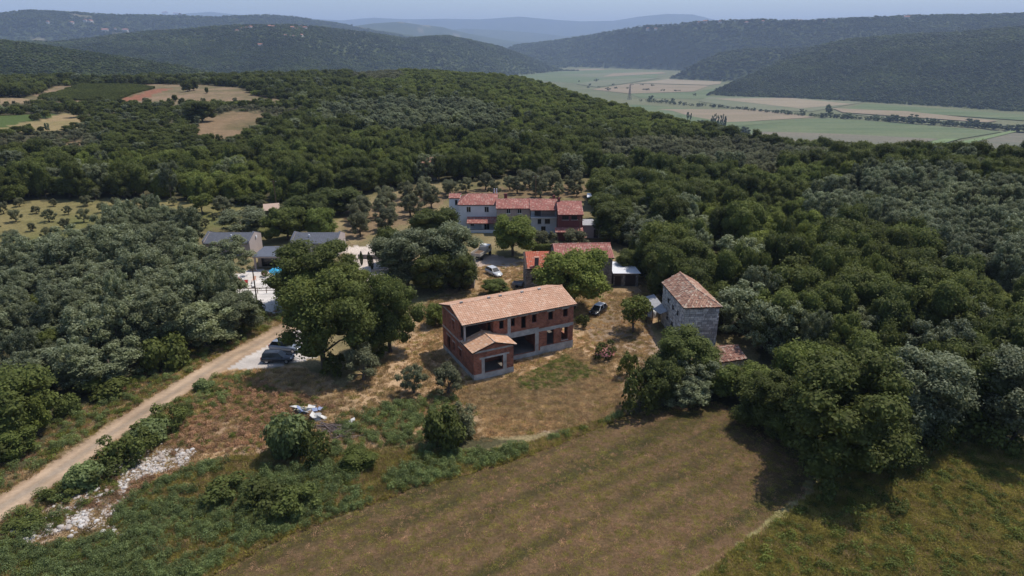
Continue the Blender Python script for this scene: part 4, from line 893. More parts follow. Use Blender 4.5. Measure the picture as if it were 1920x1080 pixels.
one(H1, 'sill', 'conc', (14.40, 15.58, -0.05, T + 0.03, 1.32, 1.418))
one(H1, 'sill', 'conc', (12.1, 13.4, -0.05, T + 0.03, 1.02, 1.118))
for o in lf_ops[:4]: one(H1, 'lintel', 'conc', (-0.012, -0.001, W_ - o[1] - 0.2, W_ - o[0] + 0.2, o[3] + 0.01, o[3] + 0.2))
one(H1, 'gable_beam', 'conc', (-0.014, -0.001, 0.05, W_ - 0.05, 6.38, 6.6)); one(H1, 'gable_beam', 'conc', (L_ + 0.001, L_ + 0.014, 0.05, W_ - 0.05, 6.38, 6.6))
roof_gable(H1, 0, L_, 0, W_, 6.66, 7.86, M['tile_new'], 0.34, 0.16, 0.30, 0.4, 0.003, M['dwood'])
g2 = MB(); g2.tube([(-0.3, -0.41, 6.46), (L_ + 0.3, -0.41, 6.46)], 0.06, 6); g2.build('gutter', M['dframe'], H1)
for x in (1.3, 5.3, 7.0, 10.3, 13.0): one(H1, 'vent_tile', 'conc', (x - 0.2, x + 0.2, W_ / 2 - 0.14, W_ / 2 + 0.12, 7.95, 8.12))
# annex in front
AW, AL = 5.55, 3.06
b = MB(); wall(b, (0, -AL), (AW, -AL), 0.78, 4.0, T, [(1.5, 4.06, 0.8, 2.76)]); wall(b, (0, -0.005), (0, -AL + T), 0.6, 4.0, T, []); wall(b, (AW, -AL + T), (AW, -0.035), 0.6, 4.0, T, [(1.0, 2.1, 1.5, 3.0)])
m_ = AW / 2
for y in (-AL, -AL + T):
    b.add([(0, y, 4.0), (AW, y, 4.0), (m_, y, 4.78)], [(0, 1, 2) if y == -AL else (2, 1, 0)], [[(0, 4), (AW, 4), (m_, 4.8)]])
an = b.build('annex_wall', M['brick'], H1)
b = MB(); b.box(-0.02, AW + 0.03, -AL - 0.03, -AL + T, 0, 0.78); b.box(-0.03, T, -AL + T, -0.04, 0, 0.6); b.box(AW - T, AW + 0.03, -AL + T, -0.04, 0, 0.6); b.build('annex_plinth', M['conc'], H1)
one(H1, 'annex_floor', 'floor', (T, AW - T, -AL + T, -0.04, 0.3, 0.62))
one(H1, 'window_surround', 'conc', (1.06, 1.49, -AL - 0.02, -AL - 0.001, 0.78, 2.78), (4.07, 4.56, -AL - 0.02, -AL - 0.001, 0.78, 2.78), (0.8, 4.95, -AL - 0.022, -AL - 0.001, 2.781, 3.02))
one(H1, 'gable_beam', 'conc', (0.1, AW - 0.1, -AL - 0.014, -AL - 0.001, 3.72, 3.95))
# annex roof, ridge along y: built in a turned frame
R2 = empty('annex_roof', (0, 0, 0), 0); R2.parent = H1
def turned(o, Mx):
    for ob in o: ob.data.transform(Mx)
tmp = empty('t'); rf = roof_gable(tmp, 0, AL + 0.42, 0, AW, 4.08, 4.92, M['tile_sand'], 0.32, 0.14, 0.25, 0.4, 0.004)
Mx = Matrix.Translation((AW, -AL, 0)) @ Matrix.Rotation(math.pi / 2, 4, 'Z')
for ob in [rf] + list(rf.children): ob.data.transform(Mx)
rf.parent = R2; rf.name = 'roof_deck'; 
for ch in list(rf.children): ch.parent = R2
bpy.data.objects.remove(tmp)
# chute of rubble, step blocks by the walls
# ---------------------------------------------------------------- stone house with hipped tile roof
H2 = thing('stone_house', 'tall pale stone house with weathered hipped tile roof right of the clearing', 'house', (23.7, 84.55, 0), 0.08)
sw_ = 4.85; sd_ = 10.0; zs = 6.3
lo = [(sd_ - 7.45, sd_ - 6.75, 3.98, 4.81), (sd_ - 5.2, sd_ - 4.5, 3.8, 4.66), (sd_ - 3.1, sd_ - 2.4, 3.68, 4.55), (sd_ - 7.3, sd_ - 6.6, 1.35, 2.3), (sd_ - 4.95, sd_ - 4.2, 0.4, 2.05), (sd_ - 7.3, sd_ - 6.7, 5.75, 6.1), (sd_ - 5.0, sd_ - 4.4, 5.75, 6.1)]
b = MB(); wall(b, (0, 0), (sw_, 0), -0.3, zs, 0.5); wall(b, (sw_, 0.5), (sw_, sd_ - 0.5), -0.3, zs, 0.5, [(3, 3.7, 3.8, 4.7)]); wall(b, (sw_, sd_), (0, sd_), -0.3, zs, 0.5); wall(b, (0, sd_ - 0.5), (0, 0.5), -0.3, zs, 0.5, [(o[0] - 0.5, o[1] - 0.5, o[2], o[3]) for o in lo])
b.build('wall', M['mortar'], H2)
stonework(H2, (0, 0), (sw_, 0), -0.2, zs, 'stone', (), sw=.5, sh=.3, seed=1, proud=.07); stonework(H2, (0, sd_), (0, 0), -0.2, zs, 'stone', lo, sw=.5, sh=.3, seed=2, proud=.07); stonework(H2, (sw_, 0), (sw_, sd_), -0.2, zs, 'stone', [(3, 3.7, 3.8, 4.7)], seed=3)
for o in lo[:4]: window(H2, (0, sd_), (0, 0), o, 'dframe', 0.15, 1)
k = MB(); k.box(0.2, 0.26, sd_ - lo[4][1], sd_ - lo[4][0], 0.4, 2.05); k.build('door', M['dwood'], H2)
tmp = empty('t'); rf = roof_gable(tmp, 0, sd_, 0, sw_, 6.35, 7.75, M['tile_old'], 0.28, 0.12, 0.24, 0.42, 0.02, M['dwood'], seed=9, hip0=3.1)
Mx = Matrix.Translation((sw_, 0, 0)) @ Matrix.Rotation(math.pi / 2, 4, 'Z')
for ob in [rf] + list(rf.children): ob.data.transform(Mx)
rf.parent = H2; bpy.data.objects.remove(tmp)
b = MB(); gable_end(b, 0, 0, sw_, 6.3, 7.6, 0.4, 1); o = b.build('gable', M['mortar'], H2); o.data.transform(Matrix.Translation((sw_, sd_, 0)) @ Matrix.Rotation(math.pi / 2, 4, 'Z') @ Matrix.Translation((-0.001, 0, 0)) @ Matrix.Scale(-1, 4, (1, 0, 0)))
# lean-to against its left wall
S1 = thing('lean_to_shed', 'low lean-to shed with grey corrugated roof against the stone house', 'shed', (23.1, 91.2, 0), 0.08)
b = MB(); b.add([(-1.2, 0.0, 2.55), (-0.1, 0.0, 2.95), (-0.1, 7.2, 2.95), (-2.6, 7.2, 2.25), (-1.2, 0.0, 2.48), (-0.1, 0, 2.88), (-0.1, 7.2, 2.88), (-2.6, 7.2, 2.18)], [(0, 1, 2, 3), (7, 6, 5, 4), (0, 4, 5, 1), (1, 5, 6, 2), (2, 6, 7, 3), (3, 7, 4, 0)]); b.build('roof', M['zinc'], S1)
for y in (0.4, 2.4, 4.4, 6.3): one(S1, 'post', 'wood', (-1.2 - y * .18, -1.08 - y * .18, y, y + 0.12, 0, 2.2))
one(S1, 'wall', 'dwood', (-2.45, -0.2, 6.45, 6.55, 0, 2.3), (-2.42, -2.36, 2.6, 4.3, 0, 1.6))
# the small ruin roof by the stone house
S2 = thing('stone_hut', 'small stone hut under a sagging old tile roof among bushes below the stone house', 'hut', (27.2, 78.2, -0.9), 0.28)
b = MB(); wall(b, (0, 0), (3.6, 0), -0.2, 2.1, 0.4); wall(b, (3.6, 0.4), (3.6, 3.6), -0.2, 2.1, 0.4); wall(b, (3.6, 4.0), (0, 4.0), -0.2, 2.1, 0.4); wall(b, (0, 3.6), (0, 0.4), -0.2, 2.1, 0.4); b.build('wall', M['mortar'], S2)
stonework(S2, (0, 0), (3.6, 0), -0.2, 2.1, 'stone', seed=6); stonework(S2, (3.6, 0), (3.6, 4), -0.2, 2.1, 'stone', seed=7)
roof_gable(S2, 0, 3.6, 0, 4.0, 2.12, 2.95, M['tile_ruin'], 0.25, 0.1, 0.24, 0.42, 0.03, seed=21, hip0=1.2)
# ---------------------------------------------------------------- stone house with red roofs behind (wing and main block)
H3 = thing('red_roof_house', 'grey stone house with bright red tiled roof half hidden by the bright green tree', 'house', (7.6, 108.6, 0), 0.05)
b = MB(); o3 = [(6.9, 7.7, 3.4, 4.5), (2.0, 2.8, 3.4, 4.5)]
wall(b, (0, 0), (9.7, 0), 0, 5.6, 0.45, o3); wall(b, (9.7, 0.45), (9.7, 7.55), 0, 5.6, 0.45, [(3, 3.8, 3.4, 4.5)]); wall(b, (9.7, 8), (0, 8), 0, 5.6, 0.45); wall(b, (0, 7.55), (0, 0.45), 0, 5.6, 0.45, [(2, 2.8, 3.4, 4.5)]); gable_end(b, 0.001, 0, 8, 5.6, 6.9, 0.4, 1); gable_end(b, 9.699, 0, 8, 5.6, 6.9, 0.4, -1); b.build('wall', M['mortar'], H3)
stonework(H3, (0, 0), (9.7, 0), 0, 5.6, 'stone2', o3, seed=11); stonework(H3, (0, 8), (0, 0), 0, 5.6, 'stone2', [(2, 2.8, 3.4, 4.5)], seed=12)
for o in o3: window(H3, (0, 0), (9.7, 0), o)
window(H3, (9.7, 0), (9.7, 8), (3.45, 4.25, 3.4, 4.5))
roof_gable(H3, 0, 9.7, 0, 8, 5.68, 7.0, M['tile_red'], 0.25, 0.14, 0.30, 0.42, 0.004, M['dwood'], seed=31)
H3b = thing('stone_wing', 'lower grey stone building with orange tile roof and square chimney', 'house', (2.35, 107.3, 0), 0.05)
b = MB(); ow = [(1.0, 1.6, 1.6, 2.5)]
wall(b, (0, 0), (5.1, 0), 0, 4.2, 0.45, ow); wall(b, (5.1, 0.45), (5.1, 5.55), 0, 4.2, 0.45); wall(b, (5.1, 6), (0, 6), 0, 5.3, 0.45); wall(b, (0, 5.55), (0, 0.45), 0, 4.2, 0.45, [(3.0, 3.6, 1.7, 2.6)])
b.add([(0, 0, 4.2), (0, 5.55, 4.2), (0, 5.55, 5.25), (0.4, 0, 4.2), (0.4, 5.55, 4.2), (0.4, 5.55, 5.25)], [(2, 1, 0), (3, 4, 5), (0, 3, 5, 2)]); b.add([(5.1, 0, 4.2), (5.1, 5.55, 4.2), (5.1, 5.55, 5.25)], [(0, 1, 2)]); b.build('wall', M['mortar'], H3b)
stonework(H3b, (0, 0), (5.1, 0), 0, 4.2, 'stone2', ow, seed=14); stonework(H3b, (0, 6), (0, 0), 0, 4.2, 'stone2', [(3.45, 4.05, 1.7, 2.6)], seed=15)
window(H3b, (0, 0), (5.1, 0), ow[0], 'dframe')
b = MB(); b.add([(-0.1, -0.25, 4.2), (5.2, -0.25, 4.2), (5.2, 6.0, 5.4), (-0.1, 6.0, 5.4), (-0.1, -0.25, 4.06), (5.2, -0.25, 4.06), (5.2, 6.0, 5.26), (-0.1, 6.0, 5.26)], [(0, 1, 2, 3), (7, 6, 5, 4), (0, 4, 5, 1), (1, 5, 6, 2), (2, 6, 7, 3), (3, 7, 4, 0)]); rf = b.build('roof', M['dwood'], H3b)
t = MB(); tiles(t, (0.25, -0.25, 4.22), (5.2, -0.25, 4.22), (Vector((0, 6.25, 1.2)), lambda u: 6.36), 0.30, 0.42, rough=0.004); o = t.build('roof_tiles', M['tile_orange'], rf); o['kind'] = 'stuff'
ch = one(H3b, 'chimney', 'mortar', (1.55, 2.2, 0.25, 0.85, 4.2, 6.0)); one(H3b, 'chimney_cap', 'tile_orange', (1.45, 2.3, 0.15, 0.95, 6.0, 6.12)); 
G1 = thing('garage', 'stone garage with flat white sheet roof and dark door beside the red roofed house', 'garage', (17.75, 110.0, 0), 0.0)
b = MB(); og = [(0.25, 1.4, 0.05, 1.9), (2.1, 3.9, 0.02, 2.1)]
wall(b, (0, 0), (4.4, 0), 0, 2.45, 0.3, og); wall(b, (4.4, 0.3), (4.4, 5.2), 0, 2.45, 0.3); wall(b, (4.4, 5.5), (0, 5.5), 0, 2.45, 0.3); wall(b, (0, 5.2), (0, 0.3), 0, 2.45, 0.3); b.build('wall', M['mortar'], G1); stonework(G1, (0, 0), (4.4, 0), 0, 2.4, 'stone2', og, seed=17)
one(G1, 'door', 'dwood', (2.1, 3.9, 0.12, 0.18, 0.02, 2.1)); one(G1, 'side_door', 'dwood', (0.25, 1.4, 0.12, 0.18, 0.05, 1.9))
b = MB(); b.add([(-0.15, -0.3, 2.55), (4.7, -0.3, 2.55), (4.0, 5.8, 2.75), (-0.15, 5.8, 2.75), (-0.15, -0.3, 2.47), (4.7, -0.3, 2.47), (4.0, 5.8, 2.67), (-0.15, 5.8, 2.67)], [(0, 1, 2, 3), (7, 6, 5, 4), (0, 4, 5, 1), (1, 5, 6, 2), (2, 6, 7, 3), (3, 7, 4, 0)]); b.build('roof', M['white'], G1)
# ---------------------------------------------------------------- the row of four joined houses
def rowhouse(name, label, x0, x1, y0, dep, ze, zr, wmat, ops, tmat='tile_red', ym=None, hip0=0.0, fr='frame', bars=1, over=0.2, shut=None, lo_=0.0):
    T_ = thing(name, label, 'house', (x0, y0, 0), 0.0); L = x1 - x0; b = MB()
    wall(b, (0, 0), (L, 0), lo_, ze - 0.05, 0.3, ops); wall(b, (L, 0.3), (L, dep - 0.3), 0, ze - 0.05, 0.3); wall(b, (L, dep), (0, dep), 0, ze - 0.05, 0.3); wall(b, (0, dep - 0.3), (0, 0.3), 0, ze - 0.05, 0.3)
    if not hip0: gable_end(b, 0.001, 0, dep, ze - 0.05, zr - 0.12 if ym is None else ze + 0.3, 0.3, 1)
    gable_end(b, L - 0.001, 0, dep, ze - 0.05, zr - 0.12 if ym is None else ze + 0.3, 0.3, -1); b.build('wall', M[wmat], T_)
    for o in ops: window(T_, (0, 0), (L, 0), o, fr, 0.12, bars, shut=shut)
    rf = roof_gable(T_, 0, L, 0, dep, ze, zr, M[tmat], over, 0.13, 0.3, 0.42, 0.003, M['render_r'], seed=int(x0 * 7) % 50 + 60, hip0=hip0, ym=ym)
    return T_
A1 = rowhouse('row_house', 'white rendered house with hipped red roof, leftmost of the joined row', -12.1, -3.45, 148.0, 7.6, 5.95, 7.55, 'render_w', [(1.76, 2.75, 4.11, 5.41), (5.84, 6.85, 4.11, 5.41), (2.6, 3.4, 0.9, 2.0), (5.7, 6.95, 0.0, 2.1)], hip0=2.2)
one(A1, 'porch_floor', 'render_w', (2.0, 8.6, -2.6, -0.01, -0.1, 0.12)); one(A1, 'terrace_wall', 'render_w', (2.0, 8.6, -2.75, -2.61, -0.2, 0.75)); one(A1, 'balustrade_rail', 'dframe', (2.0, 8.6, -2.72, -2.64, 0.76, 0.86))
for x in (2.5, 5.4, 8.3): one(A1, 'porch_post', 'render_w', (x, x + 0.2, -2.3, -2.1, 0.12, 2.3))
b = MB(); b.add([(1.9, -2.7, 2.2), (8.62, -2.7, 2.2), (8.62, -0.01, 3.1), (1.9, -0.01, 3.1), (1.9, -2.7, 2.1), (8.62, -2.7, 2.1), (8.62, -0.01, 3.0), (1.9, -0.01, 3.0)], [(0, 1, 2, 3), (7, 6, 5, 4), (0, 4, 5, 1), (1, 5, 6, 2), (2, 6, 7, 3), (3, 7, 4, 0)]); rf = b.build('porch_roof', M['render_r'], A1)
t = MB(); tiles(t, (1.9, -2.7, 2.22), (8.62, -2.7, 2.22), (Vector((0, 2.69, 0.9)), lambda u: 2.83), 0.3, 0.42, rough=0.003); o = t.build('roof_tiles', M['tile_red'], rf); o['kind'] = 'stuff'
for x in (7.9, 8.45): one(A1, 'chimney_pipe', 'white', (x, x + 0.22, 4.2, 4.42, 7.3, 8.7))
A0 = thing('annex_house', 'small white annex with one dark window at the left end of the row', 'house', (-14.6, 152.0, 0), 0.0)
b = MB(); oa = [(1.35, 1.95, 4.9, 6.1)]; wall(b, (0, 0), (2.45, 0), 0, 6.45, 0.3, oa); wall(b, (2.45, 0.3), (2.45, 4.7), 0, 6.45, 0.3); wall(b, (2.45, 5), (0, 5), 0, 6.45, 0.3); wall(b, (0, 4.7), (0, 0.3), 0, 6.45, 0.3); b.build('wall', M['render_w'], A0); window(A0, (0, 0), (2.45, 0), oa[0], 'dframe')
roof_gable(A0, 0, 2.4, 0, 5, 6.5, 7.0, M['tile_red'], 0.15, 0.1, 0.3, 0.42, 0.002, seed=77)
A2_ = rowhouse('row_house', 'pinkish grey house with two framed windows, second of the joined row', -3.4, 4.0, 144.5, 7.5, 5.9, 7.15, 'render_p', [(2.17, 3.08, 4.7, 5.7), (4.61, 5.56, 4.7, 5.7), (2.2, 3.1, 1.6, 2.8), (4.7, 5.6, 1.6, 2.8)])
for o in ((2.05, 3.2, 4.55, 4.69), ): pass
A3 = rowhouse('row_house', 'grey white house with a deep upstairs balcony, third of the joined row', 4.1, 9.9, 144.0, 7.5, 5.95, 7.2, 'render_g', [(1.6, 2.4, 2.45, 3.58), (3.2, 4.35, 2.48, 3.58), (2.4, 3.4, 0.1, 1.9)], fr='dframe')
one(A3, 'balcony_back', 'dframe', (0.9, 2.3, -0.06, -0.02, 4.3, 5.75)); one(A3, 'balcony_panel', 'render_p', (2.4, 5.4, -0.03, -0.005, 4.3, 5.75)); one(A3, 'balcony_floor', 'render_w', (0.0, 5.8, -1.3, -0.01, 4.1, 4.25))
b = MB(); 
for x in np.linspace(0.05, 5.75, 26): b.box(x - 0.02, x + 0.02, -1.27, -1.23, 4.25, 5.0)
b.box(0, 5.8, -1.29, -1.21, 5.0, 5.06); b.build('railing', M['dframe'], A3)
one(A3, 'balcony_roof', 'render_r', (-0.1, 5.7, -1.5, -0.25, 5.78, 5.86))
t = MB(); tiles(t, (-0.1, -1.5, 5.88), (5.7, -1.5, 5.88), (Vector((0, 1.3, 0.12)), lambda u: 1.3), 0.3, 0.42); o = t.build('balcony_tiles', M['tile_red'], A3); o['kind'] = 'stuff'
one(A3, 'drainpipe', 'dframe', (-0.08, 0.04, -0.12, -0.02, 0, 5.9))
A4 = rowhouse('row_house', 'dark red house with a long red roof, rightmost of the joined row', 10.0, 15.1, 138.8, 11.0, 5.9, 7.5, 'render_r', [(0.7, 2.15, 4.71, 5.6), (2.7, 3.95, 4.71, 5.6), (2.0, 3.1, 0.0, 2.0)], fr='dwood', bars=2)
b = MB(); b.add([(-0.8, -1.8, 2.4), (5.2, -1.8, 2.4), (5.2, -0.01, 3.0), (-0.8, -0.01, 3.0), (-0.8, -1.8, 2.3), (5.2, -1.8, 2.3), (5.2, -0.01, 2.9), (-0.8, -0.01, 2.9)], [(0, 1, 2, 3), (7, 6, 5, 4), (0, 4, 5, 1), (1, 5, 6, 2), (2, 6, 7, 3), (3, 7, 4, 0)]); rf = b.build('porch_roof', M['render_r'], A4)
t = MB(); tiles(t, (-0.8, -1.8, 2.42), (5.2, -1.8, 2.42), (Vector((0, 1.79, 0.6)), lambda u: 1.88), 0.3, 0.42); o = t.build('roof_tiles', M['tile_red'], rf); o['kind'] = 'stuff'
for x in (-0.6, 2.2, 4.9): one(A4, 'porch_post', 'dwood', (x, x + 0.15, -1.6, -1.45, 0, 2.32))
one(A4, 'chimney', 'render_r', (0.1, 0.6, 5.2, 5.7, 7.2, 8.3)); one(A3, 'chimney', 'render_r', (5.1, 5.6, 3.9, 4.4, 7.1, 8.0)); one(A2_, 'chimney', 'render_r', (1.6, 2.3, 4.4, 5.0, 7.0, 8.2))
O1 = thing('outbuilding', 'low pale rendered outbuilding at the right end of the row under a dark tree', 'shed', (15.6, 141.0, 0), 0.0)
b = MB(); wall(b, (0, 0), (4.0, 0), 0, 2.9, 0.3, [(2.3, 3.3, 0.05, 2.0)]); wall(b, (4, .3), (4, 4.7), 0, 2.9, 0.3); wall(b, (4, 5), (0, 5), 0, 2.9, .3); wall(b, (0, 4.7), (0, .3), 0, 2.9, .3); b.build('wall', M['render_b'], O1); one(O1, 'roof', 'zinc', (-0.2, 4.2, -0.2, 5.2, 2.9, 3.0)); one(O1, 'door', 'dwood', (2.3, 3.3, 0.1, 0.16, 0.05, 2.0))
def small_shed(px, py, w, d, h, label, roof, wallm, rz=0.0, slope=0.3):
    x, y, z = on(px, py); T_ = thing('shed', label, 'shed', (x, y, z - 0.05), rz)
    b = MB(); wall(b, (-w / 2, 0), (w / 2, 0), 0, h, 0.12, [(-0.4 + w / 2, 0.5 + w / 2, 0.05, h * 0.8)]); wall(b, (w / 2, .12), (w / 2, d - .12), 0, h, .12); wall(b, (w / 2, d), (-w / 2, d), 0, h, .12); wall(b, (-w / 2, d - .12), (-w / 2, .12), 0, h, .12); b.build('wall', M[wallm], T_)
    b = MB(); W2 = w / 2 + 0.2; b.add([(-W2, -0.3, h + 0.08), (W2, -0.3, h + 0.08), (W2, d + 0.2, h + 0.08 + slope), (-W2, d + 0.2, h + 0.08 + slope), (-W2, -0.3, h), (W2, -0.3, h), (W2, d + 0.2, h + slope), (-W2, d + 0.2, h + slope)], [(0, 1, 2, 3), (7, 6, 5, 4), (0, 4, 5, 1), (1, 5, 6, 2), (2, 6, 7, 3), (3, 7, 4, 0)])
    b.build('roof', M[roof], T_); return T_
small_shed(1118, 384, 4.6, 3.4, 2.0, 'low shed with shiny white sheet roof behind the row of houses', 'white', 'dwood', -0.1)
small_shed(512, 412, 3.4, 4.0, 2.4, 'small shed with red tiled roof between dark trees left of the olive grove', 'tile_ruin', 'dwood', 0.35, 0.7)
small_shed(567, 425, 2.6, 2.4, 1.9, 'small green garden shed behind the slate roofed houses', 'dframe', 'dframe', 0.1)
# ---------------------------------------------------------------- modern houses with slate grey roofs, link building, pool terrace
def modern(x0, label):
    T_ = thing('modern_house', label, 'house', (x0, 127.5, 0), 0.0); L, W = 9.4, 6.6; b = MB()
    om = [(1.2, 3.0, 0.4, 2.3), (5.5, 7.6, 0.4, 2.3)]
    wall(b, (0, 0), (L, 0), -0.5, 2.75, 0.3, om); wall(b, (L, .3), (L, W - .3), -0.5, 2.75, .3); wall(b, (L, W), (0, W), -0.5, 2.75, .3); wall(b, (0, W - .3), (0, .3), -0.5, 2.75, .3)
    for x in (0, L - 0.3):              # gable parapets rising above the roof
        m = W / 2; pr = [(0, 2.75), (W, 2.75), (W, 3.2), (m, 4.35), (0, 3.2)]
        v = [(x, y, z) for y, z in pr] + [(x + 0.3, y, z) for y, z in pr]; b.add(v, [(4, 3, 2, 1, 0), (5, 6, 7, 8, 9)] + [(i, (i + 1) % 5, 5 + (i + 1) % 5, 5 + i) for i in range(1, 5)])
    b.build('wall', M['render_b'], T_)
    for o in om: window(T_, (0, 0), (L, 0), o, 'dframe', 0.1, 1)
    m = W / 2; b = MB(); b.add([(0.31, -0.2, 2.8), (L - .31, -0.2, 2.8), (L - .31, m, 4.15), (0.31, m, 4.15), (L - .31, W + .2, 2.8), (.31, W + .2, 2.8)], [(0, 1, 2, 3), (3, 2, 4, 5)])
    b.add([(0.31, -0.2, 2.68), (L - .31, -0.2, 2.68), (L - .31, -0.2, 2.8), (0.31, -0.2, 2.8)], [(0, 1, 2, 3)])
    rf = b.build('roof', M['slate'], T_)
    b = MB()
    for x in np.arange(0.7, L - 0.4, 0.45): b.add([(x - .015, -.2, 2.8), (x + .015, -.2, 2.8), (x + .015, m, 4.15), (x - .015, m, 4.15), (x - .015, -.2, 2.84), (x + .015, -.2, 2.84), (x + .015, m, 4.19), (x - .015, m, 4.19)], [(4, 5, 6, 7), (0, 4, 7, 3), (1, 2, 6, 5), (0, 1, 5, 4)])
    o = b.build('roof_seams', M['slate'], rf); o['kind'] = 'stuff'
    for x in (0, L - 0.3):
        b = MB()
        for y0, y1, z0, z1 in ((-0.06, m, 3.18, 4.36), (m, W + .06, 4.36, 3.18)): b.add([(x - .04, y0, z0), (x + .34, y0, z0), (x + .34, y1, z1), (x - .04, y1, z1), (x - .04, y0, z0 + .05), (x + .34, y0, z0 + .05), (x + .34, y1, z1 + .05), (x - .04, y1, z1 + .05)], [(4, 5, 6, 7), (3, 2, 1, 0), (0, 1, 5, 4), (1, 2, 6, 5), (2, 3, 7, 6), (3, 0, 4, 7)])
        b.build('gable_coping', M['slate'], rf)
    c = MB(); c.cyl((5.2 if x0 < -50 else 3.4, m - 1.4, 3.3), 0.16, 0.75, 10); c.build('roof_vent', M['white'], rf); return T_
MH1 = modern(-61.7, 'modern beige house with slate grey metal roof, left one of two behind the pool'); b = MB(); b.cyl((9.5, 3.6, 3.2), 0.3, 0.1, 14, 'x'); b.cyl((9.4, 3.6, 2.6), 0.03, 0.8); b.build('satellite_dish', M['white'], MH1)
MH2 = modern(-44.2, 'modern beige house with slate grey metal roof, right one beside the gravel terrace')
LK = thing('pool_house', 'low flat roofed pool house with open dark porch between the modern houses', 'house', (-48.4, 118.9, 0), 0.0)
b = MB(); wall(b, (0, 2.0), (4.4, 2.0), 0, 2.5, .25, [(0.6, 3.8, 0.05, 2.2)]); wall(b, (4.4, 2.25), (4.4, 6.0), 0, 2.5, .25); wall(b, (4.4, 6.3), (0, 6.3), 0, 2.5, .25); wall(b, (0, 6.0), (0, 2.25), 0, 2.5, .25); b.build('wall', M['render_b'], LK); window(LK, (0, 2.0), (4.4, 2.0), (0.6, 3.8, 0.05, 2.2), 'dframe', .1, 2)
one(LK, 'roof', 'slate', (-0.2, 4.8, -0.2, 6.6, 2.7, 2.78)); one(LK, 'fascia', 'render_b', (-0.15, 4.75, -0.15, 6.55, 2.45, 2.699)); 
for x in (0.0, 4.3): one(LK, 'porch_column', 'render_b', (x, x + 0.3, 0.0, 0.3, 0, 2.449))
LK2 = thing('carport', 'flat slate roofed carport joined to the right of the pool house', 'carport', (-43.5, 119.8, 0), 0.0); one(LK2, 'roof', 'slate', (0, 4.0, -0.2, 6.2, 2.95, 3.1))
for x, y in ((0.1, 0), (3.6, 0), (0.1, 5.8), (3.6, 5.8)): one(LK2, 'column', 'conc', (x, x + 0.3, y, y + 0.3, 0, 2.949))
def slab(name, P, z0, z1, mat, label, kind='structure'):
    b = MB(); P = [tuple(p) for p in P]
    ar = sum(P[i][0] * P[(i + 1) % len(P)][1] - P[(i + 1) % len(P)][0] * P[i][1] for i in range(len(P)))
    b.prism(P if ar > 0 else P[::-1], z0, z1); return tag(b.build(name, M[mat]), label, None, None, kind)
slab('swimming_pool_water', [(-55.5, 108.0), (-49.2, 108.0), (-49.2, 112.2), (-55.5, 112.2)], 0.0, 0.16, 'water', 'turquoise water of the swimming pool behind the silvery trees')
PC = thing('pool_coping', 'white stone coping round the swimming pool', 'pool', (0, 0, 0)); one(PC, 'coping', 'terr', (-55.9, -55.5, 107.6, 112.6, 0, 0.2), (-49.2, -48.8, 107.6, 112.6, 0, 0.2), (-55.5, -49.2, 107.6, 108.0, 0, 0.2), (-55.5, -49.2, 112.2, 112.6, 0, 0.2))
def parasol(x, y, col, label, closed=False, r=1.3, tilt=0.0):
    T_ = thing('parasol', label, 'parasol', (x, y, gz(x, y)), 0); b = MB(); b.cyl((0, 0, 0), 0.03, 2.4, 8); b.build('pole', M['dframe'], T_); b = MB(); b.cyl((0, 0, 0), 0.28, 0.08, 12); b.build('foot', M['conc'], T_)
    c = MB(); n = 8; R_ = 0.18 if closed else r; zb = 1.0 if closed else 1.9
    v = [(0, 0, 2.45)] + [(R_ * math.cos(i * 6.2832 / n), R_ * math.sin(i * 6.2832 / n), zb) for i in range(n)] + [(0, 0, 2.4)] + [(R_ * .97 * math.cos(i * 6.2832 / n), R_ * .97 * math.sin(i * 6.2832 / n), zb - 0.06) for i in range(n)]
    c.add(v, [(0, 1 + i, 1 + (i + 1) % n) for i in range(n)] + [(9, 10 + (i + 1) % n, 10 + i) for i in range(n)] + [(1 + i, 10 + i, 10 + (i + 1) % n, 1 + (i + 1) % n) for i in range(n)])
    c.build('canopy', plain('parasol_cloth', col, 0.8, 0.08), T_); T_.rotation_euler.x = tilt; return T_
parasol(-42.3, 113.6, (0.05, 0.38, 0.62), 'open bright blue parasol on the white pool terrace', tilt=0.25)
parasol(-47.9, 111.3, (0.60, 0.12, 0.05), 'closed orange red parasol leaning by the pool', True, tilt=0.6)
def lounger(x, y, rz, label, col):
    T_ = thing('sun_lounger', label, 'sun lounger', (x, y, gz(x, y) + 0.02), rz, 'loungers by the pool'); one(T_, 'frame', 'frame', (-0.32, 0.32, -0.95, 0.95, 0.26, 0.32)); o = one(T_, 'cushion', plain('cushion_cloth', col, 0.9, 0.05), (-0.28, 0.28, -0.9, 0.4, 0.322, 0.4))
    b = MB(); b.add([(-.28, .42, .33), (.28, .42, .33), (.28, 1.0, .72), (-.28, 1.0, .72), (-.28, .42, .41), (.28, .42, .41), (.28, .97, .8), (-.28, .97, .8)], [(4, 5, 6, 7), (3, 2, 1, 0), (0, 1, 5, 4), (1, 2, 6, 5), (2, 3, 7, 6), (3, 0, 4, 7)]); b.build('backrest', o.data.materials[0], T_)
    for sx in (-.28, .24):
        for sy in (-.85, .8): one(T_, 'leg', 'frame', (sx, sx + .05, sy, sy + .05, 0, .258))
lounger(-46.9, 110.5, 0.3, 'sun lounger with dark red cushion on the pool terrace', (0.3, 0.03, 0.03)); lounger(-45.4, 110.2, 0.3, 'white sun lounger nearest the terrace railing', (0.7, 0.68, 0.65)); lounger(-40.6, 111.5, -0.2, 'white sun lounger near the blue parasol', (0.72, 0.7, 0.68)); lounger(-46.2, 112.4, 0.2, 'pale sun lounger under the closed orange parasol', (0.6, 0.35, 0.25))
FN = thing('railing', 'low wooden railing along the front of the pool terrace', 'railing', (-46.5, 106.5, 0), 0.05)
